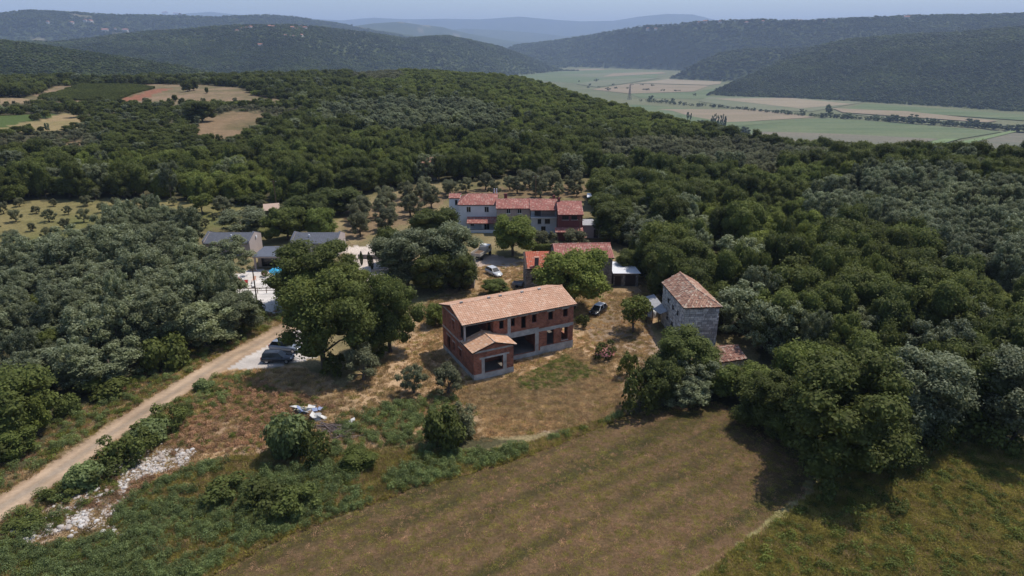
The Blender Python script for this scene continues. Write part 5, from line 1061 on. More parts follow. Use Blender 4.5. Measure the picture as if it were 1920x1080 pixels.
for x in np.arange(0, 9.1, 1.5): one(FN, 'post', 'wood', (x - .05, x + .05, -.05, .05, 0, 1.0))
one(FN, 'rail', 'wood', (0, 9, -.03, .03, .86, .98)); one(FN, 'rail', 'wood', (0, 9, -.03, .03, .42, .5))
RW = thing('low_wall', 'low dark stone garden wall on the gravel terrace with young cypresses', 'wall', (-30.6, 126.2, 0), -0.12); one(RW, 'wall_core', 'mortar', (0, 8, 0, .4, 0, .8)); stonework(RW, (0, 0), (8, 0), 0, .8, 'stone2', seed=40)
RW2 = thing('low_wall', 'short curved run of pale stone wall below the gravel terrace', 'wall', (-26.2, 117.4, 0), 0.3); one(RW2, 'wall_core', 'mortar', (0, 5, 0, .4, 0, .6)); stonework(RW2, (0, 0), (5, 0), 0, .6, 'stone', seed=41)
# ---------------------------------------------------------------- ivy covered stone ruin
RU = thing('ivy_ruin', 'roofless stone ruin swallowed by ivy left of the silver car', 'ruin', (-10.6, 108.9, 0), 0.0)
b = MB(); orr = [(1.2, 2.0, 1.0, 2.2)]; wall(b, (0, 0), (4.0, 0), 0, 4.6, .5, orr); wall(b, (4.0, .5), (4.0, 5.5), 0, 4.2, .5); wall(b, (4, 6), (0, 6), 0, 3.8, .5); wall(b, (0, 5.5), (0, .5), 0, 4.4, .5); b.build('wall', M['mortar'], RU)
stonework(RU, (0, 0), (4, 0), 0, 4.6, 'stone2', orr, seed=51); stonework(RU, (4, 0), (4, 6), 0, 4.2, 'stone2', seed=52)
# ---------------------------------------------------------------- vehicles
def paint_mat(name, col, rough=0.25, metal=0.0): 
    t = NT(name); return t.bsdf(col, rough, None, metal=metal, spec=0.6)
TYRE = plain('black_rubber', (0.02, 0.02, 0.02), 0.9, 0.1); RIM = paint_mat('alloy_rim', (0.4, 0.4, 0.42), 0.35, 0.8); LAMP = paint_mat('headlight_glass', (0.75, 0.78, 0.8), 0.1); TAIL = paint_mat('tail_light', (0.35, 0.02, 0.02), 0.2)
def car(name, label, x, y, head, L, W, H, col, roofcol=None, kind='hatch', cat='car'):
    c = thing(name, label, cat, (x, y, gz(x, y)), head); m = paint_mat('car_paint', col); mr = paint_mat('roof_paint', roofcol) if roofcol else m
    h = L / 2; w_ = W / 2; bl = 0.62 * H if kind != 'suv' else 0.60 * H
    st = [(-h, .50, .34 * H, .84), (-h + .06, .30, bl * .78, .94), (-h + .18, .26, bl * .98, .98), (-h * .5, .24, bl, 1), (h * .12, .24, bl * .99, 1), (h * .42, .24, bl * .95, .99), (h * .72, .25, bl * .88, .95), (h * .93, .28, bl * .76, .86), (h, .36, bl * .55, .70)]
    b = MB(); b.smooth = True; n = 10; v = []
    for sx, zb, zt_, k in st:
        hw = w_ * k; zm = (zb + zt_) / 2
        ring = [(hw * .86, zb), (hw, zb + .12), (hw * 1.0, zm), (hw * .97, zt_ - .07), (hw * .86, zt_)]
        v += [(sx, q, z) for q, z in ring] + [(sx, -q, z) for q, z in ring[::-1]]
    f = [tuple(range(n)), tuple(range((len(st) - 1) * n, len(st) * n))[::-1]]
    for i in range(len(st) - 1):
        for k in range(n): f.append((i * n + k, (i + 1) * n + k, (i + 1) * n + (k + 1) % n, i * n + (k + 1) % n)[::-1])
    b.add(v, f); body = b.build('body', m, c)
    rb = -h * .93 if kind != 'sedan' else -h * .7; rt = -h * .74 if kind != 'suv' else -h * .84; ft = h * .14; fb = h * .47; zt2 = H - .04
    gp = [(rb, bl - .03, .84, bl - .02, .82), (rt, bl - .02, .86, zt2 - .05, .68), (-h * .2, bl - .02, .88, zt2, .70), (ft, bl - .02, .87, zt2 - .03, .68), (fb, bl * .93, .82, bl * .94, .80)]
    b = MB(); v = []
    for sx, z0, k0, z1, k1 in gp: v += [(sx, w_ * k0, z0), (sx, w_ * k1, z1), (sx, -w_ * k1, z1), (sx, -w_ * k0, z0)]
    f = [(0, 1, 2, 3), (16, 19, 18, 17)]
    for i in range(4):
        for k in range(4): f.append((i * 4 + k, (i + 1) * 4 + k, (i + 1) * 4 + (k + 1) % 4, i * 4 + (k + 1) % 4)[::-1])
    b.add(v, f); b.build('windows', M['glass'], c)
    b = MB(); z = zt2; a = w_ * .69
    b.add([(rt - .02, -a, z - .045), (rt - .02, a, z - .045), (-h * .2, -a * 1.03, z + .012), (-h * .2, a * 1.03, z + .012), (ft + .02, -a, z - .018), (ft + .02, a, z - .018), (rt - .02, -a, z - .09), (rt - .02, a, z - .09), (ft + .02, -a, z - .07), (ft + .02, a, z - .07)], [(0, 2, 3, 1), (2, 4, 5, 3), (0, 1, 7, 6), (4, 8, 9, 5), (1, 3, 5, 9, 7), (0, 6, 8, 4, 2)]); b.build('roof', mr, c)
    b = MB()
    for s in (-1, 1):
        for p0, p1 in (((ft, w_ * .68, zt2 - .04), (fb, w_ * .81, bl * .94)), ((-h * .28, w_ * .705, zt2 - .02), (-h * .22, w_ * .89, bl - .02)), ((rt, w_ * .69, zt2 - .07), (rb + .05, w_ * .85, bl - .02))): b.tube([(p0[0], p0[1] * s, p0[2]), (p1[0], p1[1] * s, p1[2])], .035, 5)
    b.build('pillars', mr, c)
    R_ = .33 if kind == 'suv' else .30
    for sx in (-h * .62, h * .64):
        for s in (-1, 1):
            b = MB(); b.cyl((sx, s * (w_ - .02) - (.2 if s > 0 else 0), R_), R_, .2, 16, 'y'); wh = b.build('wheel', TYRE, c)
            b = MB(); yy = s * (w_ - .02) if s > 0 else s * (w_ - .02) - .0; b.cyl((sx, yy - (.01 if s < 0 else 0), R_), R_ * .62, .012, 12, 'y'); b.build('rim', RIM, wh)
    for s in (-1, 1):
        b = MB(); b.box(h * .86, h * .935, s * w_ * .62 - .14, s * w_ * .62 + .14, bl * .66, bl * .79); b.build('headlight', LAMP, c)
        b = MB(); b.box(-h + .0, -h + .1, s * w_ * .74 - .1, s * w_ * .74 + .1, bl * .66, bl * .9); b.build('tail_light', TAIL, c)
        b = MB(); b.box(fb - .28, fb - .12, s * (w_ + .02) - .07, s * (w_ + .02) + .07, bl * .94, bl * 1.04); b.build('mirror', m, c)
    if kind == 'suv':
        for s in (-1, 1): b = MB(); b.tube([(rt + .1, s * a * .9, z + .04), (ft, s * a * .9, z + .04)], .02, 5); b.build('roof_rail', M['dframe'], c)
    return c
def heading(p, q): a, b = on(*p), on(*q); return math.atan2(b[1] - a[1], b[0] - a[0])
p = on(526, 515); car('parked_car', 'silver hatchback parked on the grass beside the lane', *on(926, 515)[:2], heading((913, 507), (940, 521)), 4.1, 1.7, 1.45, (0.50, 0.51, 0.52))
car('parked_car', 'dark car with white roof parked at the brick house corner under the bright green tree', *on(1121, 587)[:2], heading((1131, 574), (1105, 592)), 3.9, 1.7, 1.45, (0.02, 0.02, 0.022), (0.8, 0.8, 0.82))
car('parked_car', 'dark grey SUV on the pale gravel at the end of the dirt road', *on(522, 677)[:2], heading((495, 678), (550, 678)), 4.2, 1.75, 1.5, (0.035, 0.038, 0.045), None, 'suv')
car('parked_car', 'silver grey estate car in tree shade just beyond the dark grey SUV', *on(537, 656)[:2], heading((507, 650), (568, 656)), 4.5, 1.75, 1.5, (0.22, 0.25, 0.30))
car('parked_car', 'white hatchback parked behind the orange roofed stone wing', 4.6, 121.0, 1.9, 4.0, 1.7, 1.5, (0.78, 0.78, 0.8)); car('parked_car', 'blue grey car parked next to the white one behind the red roofed house', 7.6, 121.4, 1.8, 4.0, 1.7, 1.45, (0.25, 0.28, 0.33))
def truck():
    x, y, z = on(903, 482); t = thing('tipper_truck', 'small old tipper truck with cream bed standing in front of the white house', 'truck', (x, y, z), heading((890, 482), (922, 462)))
    cr = plain('cream_paint', (0.52, 0.48, 0.42), 0.5, 0.15); wh = plain('truck_white', (0.72, 0.72, 0.70), 0.4, 0.08)
    one(t, 'chassis', 'dframe', (-2.6, 2.6, -.4, .4, .55, .75))
    b = MB(); b.box(-2.7, .9, -1.05, 1.05, .95, 1.03); b.box(-2.7, .9, -1.05, -.98, 1.031, 1.6); b.box(-2.7, .9, .98, 1.05, 1.031, 1.6); b.box(-2.7, -2.63, -.979, .979, 1.031, 1.5); b.box(.83, .9, -.979, .979, 1.031, 1.9); bed = b.build('bed', cr, t)
    one(t, 'load', M['wood'], (-2.2, .5, -.9, .9, 1.031, 1.2))
    b = MB(); pr = [(1.1, .75), (2.75, .75), (2.75, 1.35), (2.45, 2.15), (1.1, 2.2)]; v = [(q, -.95, r) for q, r in pr] + [(q, .95, r) for q, r in pr]; b.add(v, [(0, 1, 2, 3, 4), (9, 8, 7, 6, 5)] + [(i, 5 + i, 5 + (i + 1) % 5, (i + 1) % 5) for i in range(5)]); cab = b.build('cab', wh, t)
    b = MB(); b.add([(2.76, -.85, 1.4), (2.76, .85, 1.4), (2.49, .85, 2.08), (2.49, -.85, 2.08)], [(0, 1, 2, 3)]); b.box(1.3, 2.3, .951, .96, 1.45, 2.05); b.box(1.3, 2.3, -.96, -.951, 1.45, 2.05); b.build('windows', M['glass'], cab)
    for sx in (-1.8, 1.9):
        for s in (-1, 1): b = MB(); b.cyl((sx, s * .95 - .15, .42), .42, .3, 14, 'y'); w2 = b.build('wheel', TYRE, t)
truck()
x, y, z = on(971, 538); TR = thing('trailer', 'small open box trailer by the corner of the stone wing', 'trailer', (x, y, z), -0.3); one(TR, 'box', M['zinc'], (-.9, .9, -.6, .6, .5, .55), (-.9, .9, -.6, -.56, .551, .9), (-.9, .9, .56, .6, .551, .9), (-.9, -.86, -.559, .559, .551, .9), (.86, .9, -.559, .559, .551, .9)); one(TR, 'drawbar', 'dframe', (.9, 2.0, -.05, .05, .42, .5))
for s in (-1, 1): b = MB(); b.cyl((0, s * .68 - .07, .3), .3, .14, 12, 'y'); b.build('wheel', TYRE, TR)
x, y, z = on(1222, 594); TK = thing('water_tank', 'rounded white plastic water tank beside the lean-to shed', 'tank', (x, y, z), 0.2)
b = MB(); b.smooth = True; b.tube([(0, 0, 0), (0, 0, .1), (0, 0, 1.0), (0, 0, 1.2), (0, 0, 1.32)], [.62, .66, .66, .5, .18], 18); b.build('shell', M['white'], TK); b = MB(); b.cyl((0, 0, 1.32), .2, .06, 12); b.build('lid', M['dframe'], TK)
def pole(px, py, h, label, lamp=False):
    x, y, z = on(px, py); T_ = thing('utility_pole', label, 'pole', (x, y, z), 0); b = MB(); b.tube([(0, 0, -.3), (0, 0, h)], [.13, .09], 8); b.build('post', M['wood'], T_); b = MB(); b.box(-.7, .7, -.04, .04, h - .5, h - .4); b.build('crossarm', M['wood'], T_)
    for q in (-.6, 0, .6): b = MB(); b.cyl((q, 0, h - .4), .04, .14, 6); b.build('insulator', M['white'], T_)
pole(1004, 385, 8, 'thin wooden utility pole rising behind the roof of the row houses'); pole(519, 392, 7.5, 'grey utility pole before the dark wood left of the garden sheds'); pole(1086, 466, 6.5, 'utility pole between the two stone gate pillars'); pole(484, 580, 7, 'dark utility pole in front of the white pool terrace')
for px, lab in ((1072, 'left of two stone gate pillars with dark caps behind the red roofed house'), (1095, 'right of two stone gate pillars with dark caps behind the red roofed house')):
    x, y, z = on(px, 462); T_ = thing('gate_pillar', lab, 'pillar', (x, y, z), 0, 'stone gate pillars'); one(T_, 'shaft', 'stone2', (-.35, .35, -.35, .35, 0, 1.9)); one(T_, 'cap', 'tile_orange', (-.45, .45, -.45, .45, 1.9, 2.1))
# ---- pylon in the valley
x, y = at(1180, 187, VZ)[:2]; PY = thing('pylon', 'lattice power pylon standing in the valley behind the wooded slope', 'pylon', (x, y, VZ), 0.4); b = MB(); Hh = 44.0
for s in (-1, 1):
    for q in (-1, 1): b.tube([(4 * s, 4 * q, 0), (.8 * s, .8 * q, Hh * .7), (.3 * s, .3 * q, Hh)], .38, 4)
b.build('leg', M['dframe'], PY); b = MB()
for i in range(8):
    z0, z1 = Hh * i / 9, Hh * (i + 1) / 9; r0, r1 = 4 - 3.2 * min(1, i / 6.3), 4 - 3.2 * min(1, (i + 1) / 6.3)
    for s in (-1, 1): b.tube([(-r0, s * r0, z0), (r1, s * r1, z1)], .2, 4); b.tube([(r0, s * r0, z0), (-r1, s * r1, z1)], .2, 4); b.tube([(s * r0, -r0, z0), (s * r1, r1, z1)], .2, 4)
b.build('bracing', M['dframe'], PY)
for k, z0 in ((9, Hh * .72), (7, Hh * .86)): b = MB(); b.tube([(-k, 0, z0), (0, 0, z0 + 1.2), (k, 0, z0)], .3, 4); b.build('crossarm', M['dframe'], PY)
# ---- far houses on the hills
WH = plain('far_house_wall', (0.55, 0.50, 0.44), 0.9, 0.1)
hs = [(160, 41), (170, 43), (135, 45), (200, 58), (215, 57), (196, 60), (330, 29), (338, 31), (445, 60), (450, 55), (505, 52), (512, 52), (548, 54), (556, 56), (565, 52), (572, 55), (462, 54), (535, 68), (550, 70), (565, 68), (90, 44), (236, 60), (1310, 45), (1322, 43), (1350, 44), (1400, 45), (1430, 42), (1215, 57), (1230, 56), (1500, 41), (1545, 42), (1700, 36), (470, 53), (488, 87), (310, 28)]
wherehs = ['on the left ridge', 'on the village hill in the middle distance', 'on the far right plateau']
for i, (px, py) in enumerate(hs):
    x, y, z = on(px, py); s = math.hypot(x, y) / 3000 * rnd.uniform(.8, 1.3); lb = 'tiny pale house with red roof ' + (wherehs[2] if px > 1200 else wherehs[1] if 430 < px < 600 else wherehs[0])
    T_ = thing('far_house', lb, 'house', (x, y, z - 1), rnd.uniform(0, 3.1), 'tiny houses ' + (wherehs[2] if px > 1200 else wherehs[1] if 430 < px < 600 else wherehs[0])); one(T_, 'wall', WH, (-7 * s, 7 * s, -5 * s, 5 * s, -3, 7 * s))
    b = MB(); b.add([(-7.5 * s, -5.5 * s, 7 * s), (7.5 * s, -5.5 * s, 7 * s), (7.5 * s, 5.5 * s, 7 * s), (-7.5 * s, 5.5 * s, 7 * s), (-7.5 * s, 0, 10 * s), (7.5 * s, 0, 10 * s)], [(0, 1, 5, 4), (2, 3, 4, 5), (1, 2, 5), (3, 0, 4), (3, 2, 1, 0)]); b.build('roof', plain('far_roof', (0.36, 0.16, 0.11), 0.9, 0.1) if i == 0 else bpy.data.materials['far_roof'], T_)
# ---------------------------------------------------------------- trees of the hamlet, one by one
KINDS['shrub'] = dict(mat='weed', rad=1.7, z0=0.0, z1=2.0, nl=12, nc=3000, size=0.13, lob=(0.3, 0.46), tr=(1.0, 0.05)); FOOT['shrub'] = (1.7, 2.0)
near_meshes['shrub'] = [tree_source('shrub', 710 + j) for j in range(3)]
big = {k: [tree_source(k, 900 + 10 * i + j, lod=2.0, size=.15, nl=40, lob=(.16, .32), spread=.76, core=.7, **({'z0': 1.3} if k == 'bright' else {})) for j in range(2)] for i, k in enumerate(('oak', 'robinia', 'bright'))}
big['oak'].append(tree_source('oak', 990, lod=2.0, size=.15, nl=34, lob=(.18, .34), spread=.76, core=.7, z0=2.0)); big['oak'].append(tree_source('oak', 991, lod=2.0, size=.15, nl=44, lob=(.16, .3), spread=.8, core=.7, z0=0.1)); near_meshes['darkolive'] = [tree_source('olive', 760 + j, z0=0.0, nl=30) for j in range(2)]; FOOT['darkolive'] = FOOT['olive']
KINDS['fruit'] = dict(mat='bright', rad=2.3, z0=1.6, z1=5.2, nl=16, nc=2600, size=0.15, lob=(0.2, 0.36), spread=.8, core=0, tr=(2.6, 0.13)); FOOT['fruit'] = (2.3, 5.2); near_meshes['fruit'] = [tree_source('fruit', 730 + j) for j in range(2)]
KINDS['loose'] = dict(mat='oak', rad=1.8, z0=0.1, z1=2.4, nl=14, nc=1500, size=0.13, lob=(0.2, 0.36), spread=.85, core=0, tr=(1.0, 0.04)); FOOT['loose'] = (1.8, 2.4); near_meshes['loose'] = [tree_source('loose', 740 + j) for j in range(2)]
def hand(kind, px, yt, yb, wpx, name, label, cat='tree', group=None, mesh=None, mat=None):
    x, y, z = on(px, yb); zz = y * cP - (z - CH) * sP; rad = wpx / 2 * zz / F
    h = 1.0
    for _ in range(40):
        h += (project(x, y + rad * 0.2, z + h)[1] - yt) * zz / F * 0.6
        h = max(h, .3)
    return plant(name, kind, x, y, rad * 1.06, h, label, cat, group, z=z, mesh=mesh)
HT = [('loose', 632, 660, 704, 56, 'bush', 'dark scrubby bush at the foot of the large rounded tree', ''), ('loose', 706, 640, 668, 50, 'bush', 'dark scrubby bush under the second large tree', ''), ('oak', 610, 514, 694, 172, 'walnut_tree', 'large rounded green tree standing by the parked cars', 'b2'), ('oak', 732, 512, 660, 112, 'oak_tree', 'dark rounded tree between the large green tree and the brick house', 'b1'), ('oak', 690, 566, 668, 70, 'oak_tree', 'dark lower tree wedged between the two largest trees by the parking place', ''),
      ('olive', 682, 650, 712, 72, 'olive_tree', 'round olive tree on dry grass left of the brick house', ''), ('olive', 777, 680, 738, 50, 'olive_tree', 'thin leaning olive tree at the left of the brick house shadow', ''), ('olive', 841, 684, 738, 58, 'olive_tree', 'small olive tree right in front of the annex', ''),
      ('darkolive', 861, 760, 822, 70, 'bush', 'dense dark grey green bush on the slope above the mown field', ''),
      ('robinia', 765, 428, 545, 120, 'robinia_tree', 'tall silvery tree left of the ivy covered ruin', 'b0'), ('robinia', 842, 412, 535, 105, 'robinia_tree', 'tall silvery tree growing over the ivy covered ruin', 'b1'), ('oak', 860, 470, 545, 70, 'oak_tree', 'ivy thick tree hugging the ruin wall', ''), ('oak', 815, 470, 548, 80, 'oak_tree', 'dark low tree between the two tall silvery trees', ''),
      ('bright', 1074, 468, 580, 124, 'tree', 'bright green rounded tree between brick house and red roofed house', 'b0'), ('fruit', 1187, 554, 624, 74, 'fruit_tree', 'small fruit tree alone on the bare track between brick house and stone house', ''),
      ('bright', 962, 402, 480, 96, 'tree', 'bright green tree in front of the joined row houses', 'b1'), ('olive', 1022, 430, 464, 42, 'olive_tree', 'pale round olive in front of the grey house balcony', ''), ('olive', 1078, 430, 466, 52, 'olive_tree', 'pale olive in front of the dark red house porch', ''),
      ('oak', 1142, 378, 452, 98, 'oak_tree', 'very dark dense tree at the right end of the joined row', 'b0'), ('oak', 928, 524, 552, 46, 'bush', 'dark round bush behind the ridge of the brick house roof', ''), ('oak', 1270, 436, 540, 120, 'oak_tree', 'dark spreading tree directly behind the stone house', 'b1'), ('oak', 1225, 450, 520, 70, 'oak_tree', 'dark tree over the lane right of the garage', ''),
      ('robinia', 1388, 522, 630, 100, 'robinia_tree', 'dense blue green tree at the right wall of the stone house', ''), ('oak', 1272, 614, 722, 130, 'oak_tree', 'dark tree in front of the stone house hiding its foot', 'b0'), ('loose', 1200, 690, 772, 76, 'bush', 'dark grey green bushy growth at the end of the track', ''), ('oak', 1236, 668, 758, 84, 'oak_tree', 'dark bushy tree left of the silvery one before the stone house', ''), ('loose', 1180, 660, 705, 40, 'bush', 'loose yellow green bush right of the oleander', ''), ('robinia', 1290, 700, 760, 80, 'robinia_tree', 'low grey green tree nearest the top of the mown field', ''), ('robinia', 1300, 660, 740, 90, 'robinia_tree', 'grey green bushy tree left of the hut roof', ''),
      ('bright', 1350, 676, 745, 96, 'young_tree', 'light green shrubby tree in front of the hut roof', ''), ('oak', 1405, 692, 750, 80, 'oak_tree', 'dark tree right below the hut', ''), ('oak', 590, 446, 565, 150, 'oak_tree', 'broad dark green tree hiding the front of the right slate roofed house', 'b1'), ('oak', 655, 492, 575, 90, 'oak_tree', 'dark tree at the front corner of the gravel terrace', ''), ('bright', 560, 500, 575, 90, 'tree', 'light green tree over the right end of the pool terrace', ''),
      ('robinia', 455, 388, 440, 105, 'robinia_tree', 'silvery tree directly behind the left slate roofed house', ''), ('robinia', 430, 442, 530, 90, 'robinia_tree', 'silvery tree in front of the left slate roofed house', ''), ('robinia', 395, 470, 560, 100, 'robinia_tree', 'silvery tree left of the swimming pool', ''), ('robinia', 455, 538, 625, 95, 'robinia_tree', 'silvery tree in front of the pool terrace', 'b0'), ('robinia', 385, 560, 650, 110, 'robinia_tree', 'silvery tree between pool terrace and dirt road', 'b1'),
      ('oak', 540, 386, 450, 72, 'oak_tree', 'dark tree beside the small red roofed shed', ''), ('bright', 607, 388, 446, 66, 'young_tree', 'light green tree between the garden sheds and the olive grove', ''), ('oak', 575, 362, 420, 90, 'oak_tree', 'dark tree behind the green garden shed', ''), ('oak', 640, 350, 400, 90, 'oak_tree', 'dark tree at the upper left corner of the olive grove', ''), ('fruit', 380, 362, 402, 46, 'fruit_tree', 'small fruit tree on the grass strip above the silvery wood', ''), ('olive', 420, 366, 402, 40, 'olive_tree', 'small round olive next to the fruit tree on the grass strip', ''),
      ('oak', 730, 424, 500, 60, 'oak_tree', 'dark tree at the lower end of the olive rows', ''), ('oak', 815, 388, 452, 90, 'oak_tree', 'dark tree left of the white row house porch', ''), ('oak', 1180, 470, 520, 50, 'bush', 'dark bush in front of the wood right of the red roofed house', ''), ('bright', 1160, 488, 515, 30, 'bush', 'small light green bush behind the garage roof', ''),
      ('loose', 1545, 903, 945, 40, 'bush', 'light green shrub at the tip of the curved field edge', ''), ('bright', 1620, 848, 885, 52, 'bush', 'light green shrub at the foot of the big dark trees by the meadow', ''), ('loose', 1680, 940, 962, 34, 'bush', 'loose green weeds clump in the uncut meadow', ''),
      ('loose', 1092, 588, 612, 28, 'bush', 'small dark bush at the right wall of the brick house', ''), ('bright', 815, 570, 612, 46, 'bush', 'grey green bush behind the left corner of the brick house', '')]
for k, px, yt, yb, wpx, nm, lb, bg_ in HT:
    hand(k, px, yt, yb, wpx, nm, lb, 'bush' if nm == 'bush' else 'tree', mesh=big[k][int(bg_[1])] if bg_ else None)
# big dark trees along the right field edge
for i, (k, px, yt, yb, wpx, lb) in enumerate([('oak', 1575, 640, 862, 250, 'largest dark tree of the wood edge above the field corner'), ('oak', 1440, 690, 800, 130, 'dark tree left of the largest tree at the wood edge'), ('robinia', 1700, 640, 820, 170, 'tall green tree right of the largest tree at the wood edge'), ('oak', 1810, 640, 800, 180, 'broad dark tree over the upper meadow edge'), ('oak', 1500, 720, 835, 120, 'dark tree in front of the largest tree, nearest the field'), ('oak', 1640, 740, 860, 140, 'dark low branched tree on the meadow corner'), ('robinia', 1900, 650, 830, 160, 'dark tree at the right border above the meadow')]):
    hand(k, px, yt, yb, wpx, 'oak_tree' if k == 'oak' else 'robinia_tree', lb, mesh=big[k][3 if k == 'oak' else i % 2])
for i, (k, px, yt, yb, w2) in enumerate([('bright', 1590, 800, 878, 80), ('loose', 1540, 800, 862, 90), ('bright', 1650, 790, 868, 80), ('loose', 1720, 770, 838, 90), ('loose', 1480, 775, 826, 80), ('loose', 1790, 760, 820, 90), ('loose', 1860, 770, 838, 90), ('loose', 1420, 745, 790, 70)]):
    hand(k, px, yt, yb, w2, 'bush', ('light' if k == 'bright' else 'dark') + ' green undergrowth bush at the foot of the trees along the ' + ('mown field' if px < 1560 else 'uncut meadow'), 'bush', 'bushes at the wood edge')
# shrubs between road and rubble
for i, (px, yt, yb, wpx) in enumerate([(118, 905, 935, 60), (160, 858, 912, 70), (195, 838, 892, 74), (232, 812, 868, 72), (262, 792, 846, 74), (292, 768, 822, 76), (322, 752, 800, 66), (60, 950, 985, 56), (345, 740, 775, 44), (380, 705, 730, 36), (400, 712, 735, 30), (30, 965, 1000, 60)]):
    hand(('loose', 'shrub', 'loose', 'loose')[i % 4], px, yt + 6 + (i * 7 % 3) * 6, yb, wpx, 'shrub', 'bushy green shrub in the row between dirt road and rubble strip', 'shrub', 'shrubs along the dirt road')
for i, (px, yt, yb, wpx, lb) in enumerate([(545, 775, 850, 95, 'tall green shrub left of the log pile'), (590, 800, 862, 70, 'green shrub just below the log pile'), (668, 838, 872, 80, 'low dark green mound bush below the log pile'), (430, 880, 930, 90, 'green weed thicket above the field edge on the left'), (500, 900, 960, 110, 'green weed thicket in the middle of the slope'), (560, 900, 960, 90, 'green weed thicket nearest the mown field')]):
    hand(('shrub', 'loose', 'bright', 'loose', 'loose', 'loose')[i], px, yt + (14 if i > 2 else 0), yb, wpx, 'shrub', lb, 'shrub')
# ivy on the ruin
iv = MB(); g = np.random.default_rng(8)
def card_cloud(P, N, size, mat, name, parent):
    n = len(P); nr_ = N + g.normal(size=(n, 3)) * .5; nr_ /= np.linalg.norm(nr_, axis=1)[:, None]; a = np.cross(nr_, g.normal(size=(n, 3))); a /= np.linalg.norm(a, axis=1)[:, None]; b_ = np.cross(nr_, a); s = size * g.uniform(.6, 1.3, n)[:, None]
    V = np.stack([P - a * s, P - b_ * s * .7, P + a * s, P + b_ * s * .7], 1).reshape(-1, 3)
    me = np_mesh(name, V, np.arange(n * 4).reshape(n, 4), [mat], attrs={'tip': ('FLOAT', np.repeat(g.uniform(0, .6, n), 4))}); return obj(name, me, parent)
n = 5000; u = g.uniform(0, 4.0, n); z = g.uniform(0, 4.9, n); mk = (u < 2.9 + .5 * np.sin(z * 2)); P = np.c_[u, -0.1 - g.uniform(0, .35, n), z][mk]; card_cloud(P, np.tile([0, -1, .3], (len(P), 1)), .13, LM['oak'], 'ivy', RU)
# hedges
def hedge(px0, py0, px1, py1, wd, h, label):
    a, b_ = on(px0, py0), on(px1, py1); L = math.hypot(*(b_ - a)[:2]); T_ = thing('hedge', label, 'hedge', tuple(a), math.atan2(b_[1] - a[1], b_[0] - a[0])); n = int(L * (wd + 2 * h) * 90); f = g.uniform(0, wd + 2 * h, n); x = g.uniform(0, L, n)
    P = np.where((f < h)[:, None], np.c_[x, 0 * x, f], np.where((f < h + wd)[:, None], np.c_[x, f - h, 0 * x + h], np.c_[x, 0 * x + wd, 2 * h + wd - f])) + g.normal(size=(n, 3)) * .06
    N = np.where((f < h)[:, None], [0, -1, 0], np.where((f < h + wd)[:, None], [0, 0, 1], [0, 1, 0])); card_cloud(P, N.astype(float), .1, LM['oak'], 'foliage', T_); m_ = MB(); m_.box(.1, L - .1, .1, wd - .1, 0, h - .12); m_.build('twigs', LM['hill'], T_)
hedge(998, 474, 1036, 473, 1.2, 1.5, 'clipped dark hedge between row houses and red roofed house')
# oleander
def oleander(px, py, wpx, label):
    x, y, z = on(px, py); r = wpx / 2 * math.hypot(x, y) / F; T_ = plant('oleander', 'loose', x, y, r, r * 1.5, label, 'shrub'); n = 330; d = g.normal(size=(n, 3)); d /= np.linalg.norm(d, axis=1)[:, None]; d[:, 2] = abs(d[:, 2]); d[:, 2] = d[:, 2] * .9
    P = d * np.array([1.6, 1.6, .95]) + [0, 0, 1.0]; P = P[fbm(P[:, 0], P[:, 1], .9, 5, 2) > -.1]; card_cloud(P, P, .12, leaf_mat('pink_blossom', (0.60, 0.22, 0.22), (0.72, 0.42, 0.40), .6, .2, yel=0), 'blossoms', T_)
oleander(1133, 672, 48, 'oleander bush with pink blossoms at the edge of the cut yard'); oleander(497, 518, 16, 'tall oleander with dull pink blossoms at the pool house')
def cypress(px, yt, yb, lab):
    x, y, z = on(px, yb); T_ = thing('cypress', lab, 'tree', (x, y, z), 0, 'young cypresses on the gravel terrace'); zz = math.hypot(x, y); h = (yb - yt) * zz / F * 1.05; n = 900; t = g.uniform(0, 1, n); a = g.uniform(0, 6.28, n); r = .32 * np.sin(np.pi * np.clip(t * .93 + .07, 0, 1)) ** .7
    P = np.c_[np.cos(a) * r, np.sin(a) * r, .15 + t * h]; card_cloud(P, np.c_[np.cos(a), np.sin(a), 0 * a + .4], .09, LM['hill'], 'crown', T_); b = MB(); b.tube([(0, 0, -.1), (0, 0, h * .8)], [.05, .02], 6); b.build('trunk', BARK, T_)
cypress(678.5, 472, 498, 'leftmost of three slim dark cypresses on the gravel terrace'); cypress(693, 473, 500, 'middle of three slim dark cypresses on the gravel terrace'); cypress(698, 481, 506, 'rightmost and nearest of three slim dark cypresses on the gravel terrace')
# olive groves in rows
def wh_(px, k): return ('(smaller one) ' if k < .85 else '') + ('above the silvery wood' if px < 200 else 'near the fruit tree' if px < 480 else 'near the garden sheds' if px < 640 else 'beside the gravel terrace' if px < 730 else 'left of the white row house' if px < 845 else 'behind the white and pink houses' if px < 990 else 'behind the grey and dark red houses')
def grove(P, sp, ang, r0, label, group, jit=.4, kind='olive', hk=1.0, lim=200, skip=None):
    c = P.mean(0); R_ = np.linalg.norm(P - c, axis=1).max(); k = np.arange(-R_, R_, sp); U, V = np.meshgrid(k, k); ca, sa = math.cos(ang), math.sin(ang); X = c[0] + U * ca - V * sa; Y = c[1] + U * sa + V * ca
    X = X.ravel() + g.uniform(-jit, jit, X.size); Y = Y.ravel() + g.uniform(-jit, jit, Y.size); m = inside(X, Y, P)
    if skip is not None: m &= ~skip(X, Y)
    for x, y in list(zip(X[m], Y[m]))[:lim]: r = r0 * g.uniform(.7, 1.2); lb_ = label + ' ' + wh_(float(project(x, y, 0.0)[0]), r / r0); plant('olive_tree', kind, float(x), float(y), r, r * 2 * hk * g.uniform(.85, 1.1), lb_, 'tree', lb_)
